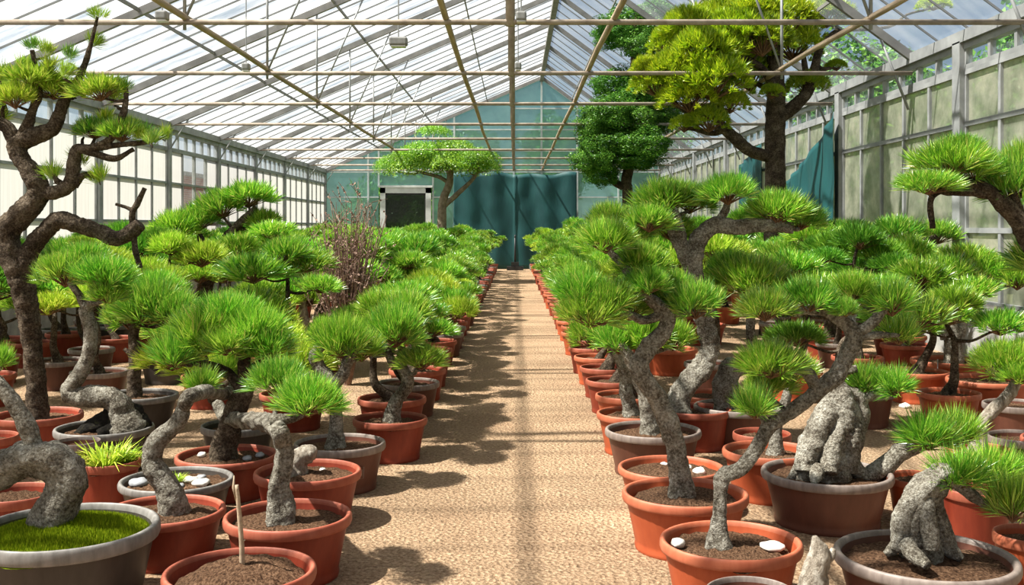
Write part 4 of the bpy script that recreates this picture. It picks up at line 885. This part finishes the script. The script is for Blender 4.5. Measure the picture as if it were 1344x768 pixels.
# ================================================================== THE ROWS OF POTTED PINES
ORD = 'first second third fourth fifth sixth seventh eighth ninth tenth eleventh twelfth thirteenth fourteenth fifteenth sixteenth seventeenth eighteenth nineteenth twentieth'.split()
def ordw(n):
    if n <= 20: return ORD[n - 1]
    t = {2: 'twenty', 3: 'thirty', 4: 'forty', 5: 'fifty'}[n // 10] if n % 10 else None
    return t + '-' + ORD[n % 10 - 1] if t else {3: 'thirtieth', 4: 'fortieth', 5: 'fiftieth'}[n // 10]
def free(x, y, d): return all((x - a) ** 2 + (y - b) ** 2 > (d + r * .8) ** 2 for a, b, r in OCC)
def tone(k): return {'g': 'bright green', 'd': 'dark green', 'y': 'yellow-green'}[k]
def rows():
    rnd = random.Random(21)
    LOD = lambda y: 0 if y < 7.4 else 1 if y < 14.5 else 2
    for side, x0, n0, y0 in (('left', -.93, 5, 7.35), ('right', .87, 6, 7.48)):
        y = y0; i = n0; 
        while y < 34:
            sgn = -1 if side == 'left' else 1
            i += 1; far = min(1, max(0, (y - 8) / 16))
            if True:
                x = x0 + rnd.uniform(-.03, .03) - sgn * .06 * far
                H = (1.0 + .38 * far if side == 'left' else 1.22 + .25 * far) + rnd.uniform(-.08, .1)
                kd = rnd.choice(['red', 'red', 'red', 'orange'] if side == 'right' else ['red', 'red', 'red', 'brown'])
                k = rnd.choice('gggggy')
                lab = '%s pine in a %s pot, %s from front in %s path-edge row' % (tone(k), kd, ordw(i), side)
                o = generic(x, y, H, lab, 'pines edging the path', kd, rnd, LOD(y), k, lean=(math.pi if side == 'left' else 0) + rnd.uniform(-.9, .9), npad=5 if y < 16 else 4, pr=(.2, .31), potr=.265)
            y += .735 if y < 22 else .8
    for side, xs in (('left', [-1.85, -2.75, -3.7, -4.65, -5.45, -6.0]), ('right', [1.75, 2.65, 3.55, 4.35])):
        for ri, x0 in enumerate(xs):
            y = 5.0 + rnd.uniform(0, .6); i = 0
            while y < 34:
                x = x0 + rnd.uniform(-.14, .14); yy = y + rnd.uniform(-.12, .12)
                y += rnd.uniform(.95, 1.2) if y < 13 else rnd.uniform(1.5, 1.9)
                px = VX + F * x / yy
                if not (-60 < px < 1410): continue
                if side == 'right' and 950 < px < 1060 and 9.5 < yy < 12: continue      # the bare gravel patch
                if not free(x, yy, .3): continue
                if abs(x - 3.83) < .5 and abs(yy - 14) < .5: continue
                if side == 'right' and px > 1000 and yy < 7.4: continue
                if side == 'left' and px < 250 and yy < 7.7: continue            # open ground among the front pots
                i += 1
                H = rnd.uniform(1.15, 1.5) if yy < 10 else rnd.uniform(1.25, 1.65)
                if side == 'right' and yy > 9: H += .15
                if side == 'left' and x < -4.2 and yy < 12: H -= .1
                if side == 'left' and 225 < px < 335 and yy < 10: H = rnd.uniform(.9, 1.0)
                if side == 'right' and px > 1000 and yy < 8.6: H = rnd.uniform(1.0, 1.12)
                kd = rnd.choice(['red', 'red', 'red', 'brown', 'black'] if side == 'left' else ['red', 'orange', 'orange', 'red', 'brown'])
                k = rnd.choice('ggggydd' if yy > 9 else 'gggyd')
                lab = '%s pine in a %s pot, %s back in %s row %s of path' % (tone(k), kd, ordw(i), ORD[ri + 1], side)
                big = yy > 14
                generic(x, yy, H, lab, 'pines in the inner rows', kd, rnd, LOD(yy), k, npad=rnd.choice((4, 5, 6)) if not big else 5, pr=(.22, .36) if not big else (.3, .46), spreadw=.44 if not big else .55)
rows()

# ================================================================== LIGHT, SKY, CAMERA
def light():
    w = bpy.data.worlds.new('sky'); sc.world = w; w.use_nodes = True; nt = w.node_tree; nt.nodes.clear()
    out = nt.nodes.new('ShaderNodeOutputWorld'); bg = nt.nodes.new('ShaderNodeBackground')
    sky = nt.nodes.new('ShaderNodeTexSky'); sky.sky_type = 'NISHITA'; sky.sun_disc = False
    sky.sun_elevation = math.radians(50); sky.sun_rotation = math.radians(-100); sky.air_density = 1.0; sky.dust_density = 1.0; sky.ozone_density = 1.5
    tc = nt.nodes.new('ShaderNodeTexCoord'); mp = nt.nodes.new('ShaderNodeMapping'); mp.inputs['Scale'].default_value = (1, 1, 3)
    nt.links.new(tc.outputs['Generated'], mp.inputs['Vector'])
    nf = noise_tex(nt, mp.outputs['Vector'], 2.6, 6, .6)
    cl = ramp(nt, nf, [(.45, (0, 0, 0)), (.68, (.75, .75, .75))])
    mx = N(nt, 'ShaderNodeMix', data_type='RGBA'); nt.links.new(cl, mx.inputs['Factor']); nt.links.new(sky.outputs[0], mx.inputs['A']); mx.inputs['B'].default_value = (7.5, 7.7, 8, 1)
    nt.links.new(mx.outputs['Result'], bg.inputs['Color']); bg.inputs['Strength'].default_value = SKY_S
    nt.links.new(bg.outputs[0], out.inputs['Surface'])
    s = bpy.data.lights.new('sun', 'SUN'); s.energy = SUN_E; s.angle = math.radians(1.1); s.color = (1, .93, .82)
    o = bpy.data.objects.new('sun', s); COL.objects.link(o)
    o.rotation_euler = Vector((.50, .13, -.86)).to_track_quat('-Z', 'Y').to_euler()
    c = bpy.data.cameras.new('camera'); co = bpy.data.objects.new('camera', c); COL.objects.link(co)
    c.sensor_width = 36; c.lens = 36 * F / 1344; c.shift_x = -(VX - 672) / 1344; c.shift_y = -(384 - VY) / 1344
    co.location = (0, 0, EYE); co.rotation_euler = (math.pi / 2, 0, 0); c.clip_start = .05; c.clip_end = 400
    sc.camera = co
SKY_S, SUN_E = .105, 22
light()
sc.view_settings.view_transform = 'Standard'; sc.view_settings.look = 'None'; sc.view_settings.gamma = 1; sc.view_settings.use_curve_mapping = False
sc.view_settings.exposure = -.3
cy = sc.cycles
cy.max_bounces = 7; cy.diffuse_bounces = 4; cy.glossy_bounces = 2; cy.transmission_bounces = 4; cy.transparent_max_bounces = 16
cy.use_denoising = True; cy.caustics_reflective = False; cy.caustics_refractive = False; cy.sample_clamp_indirect = 6
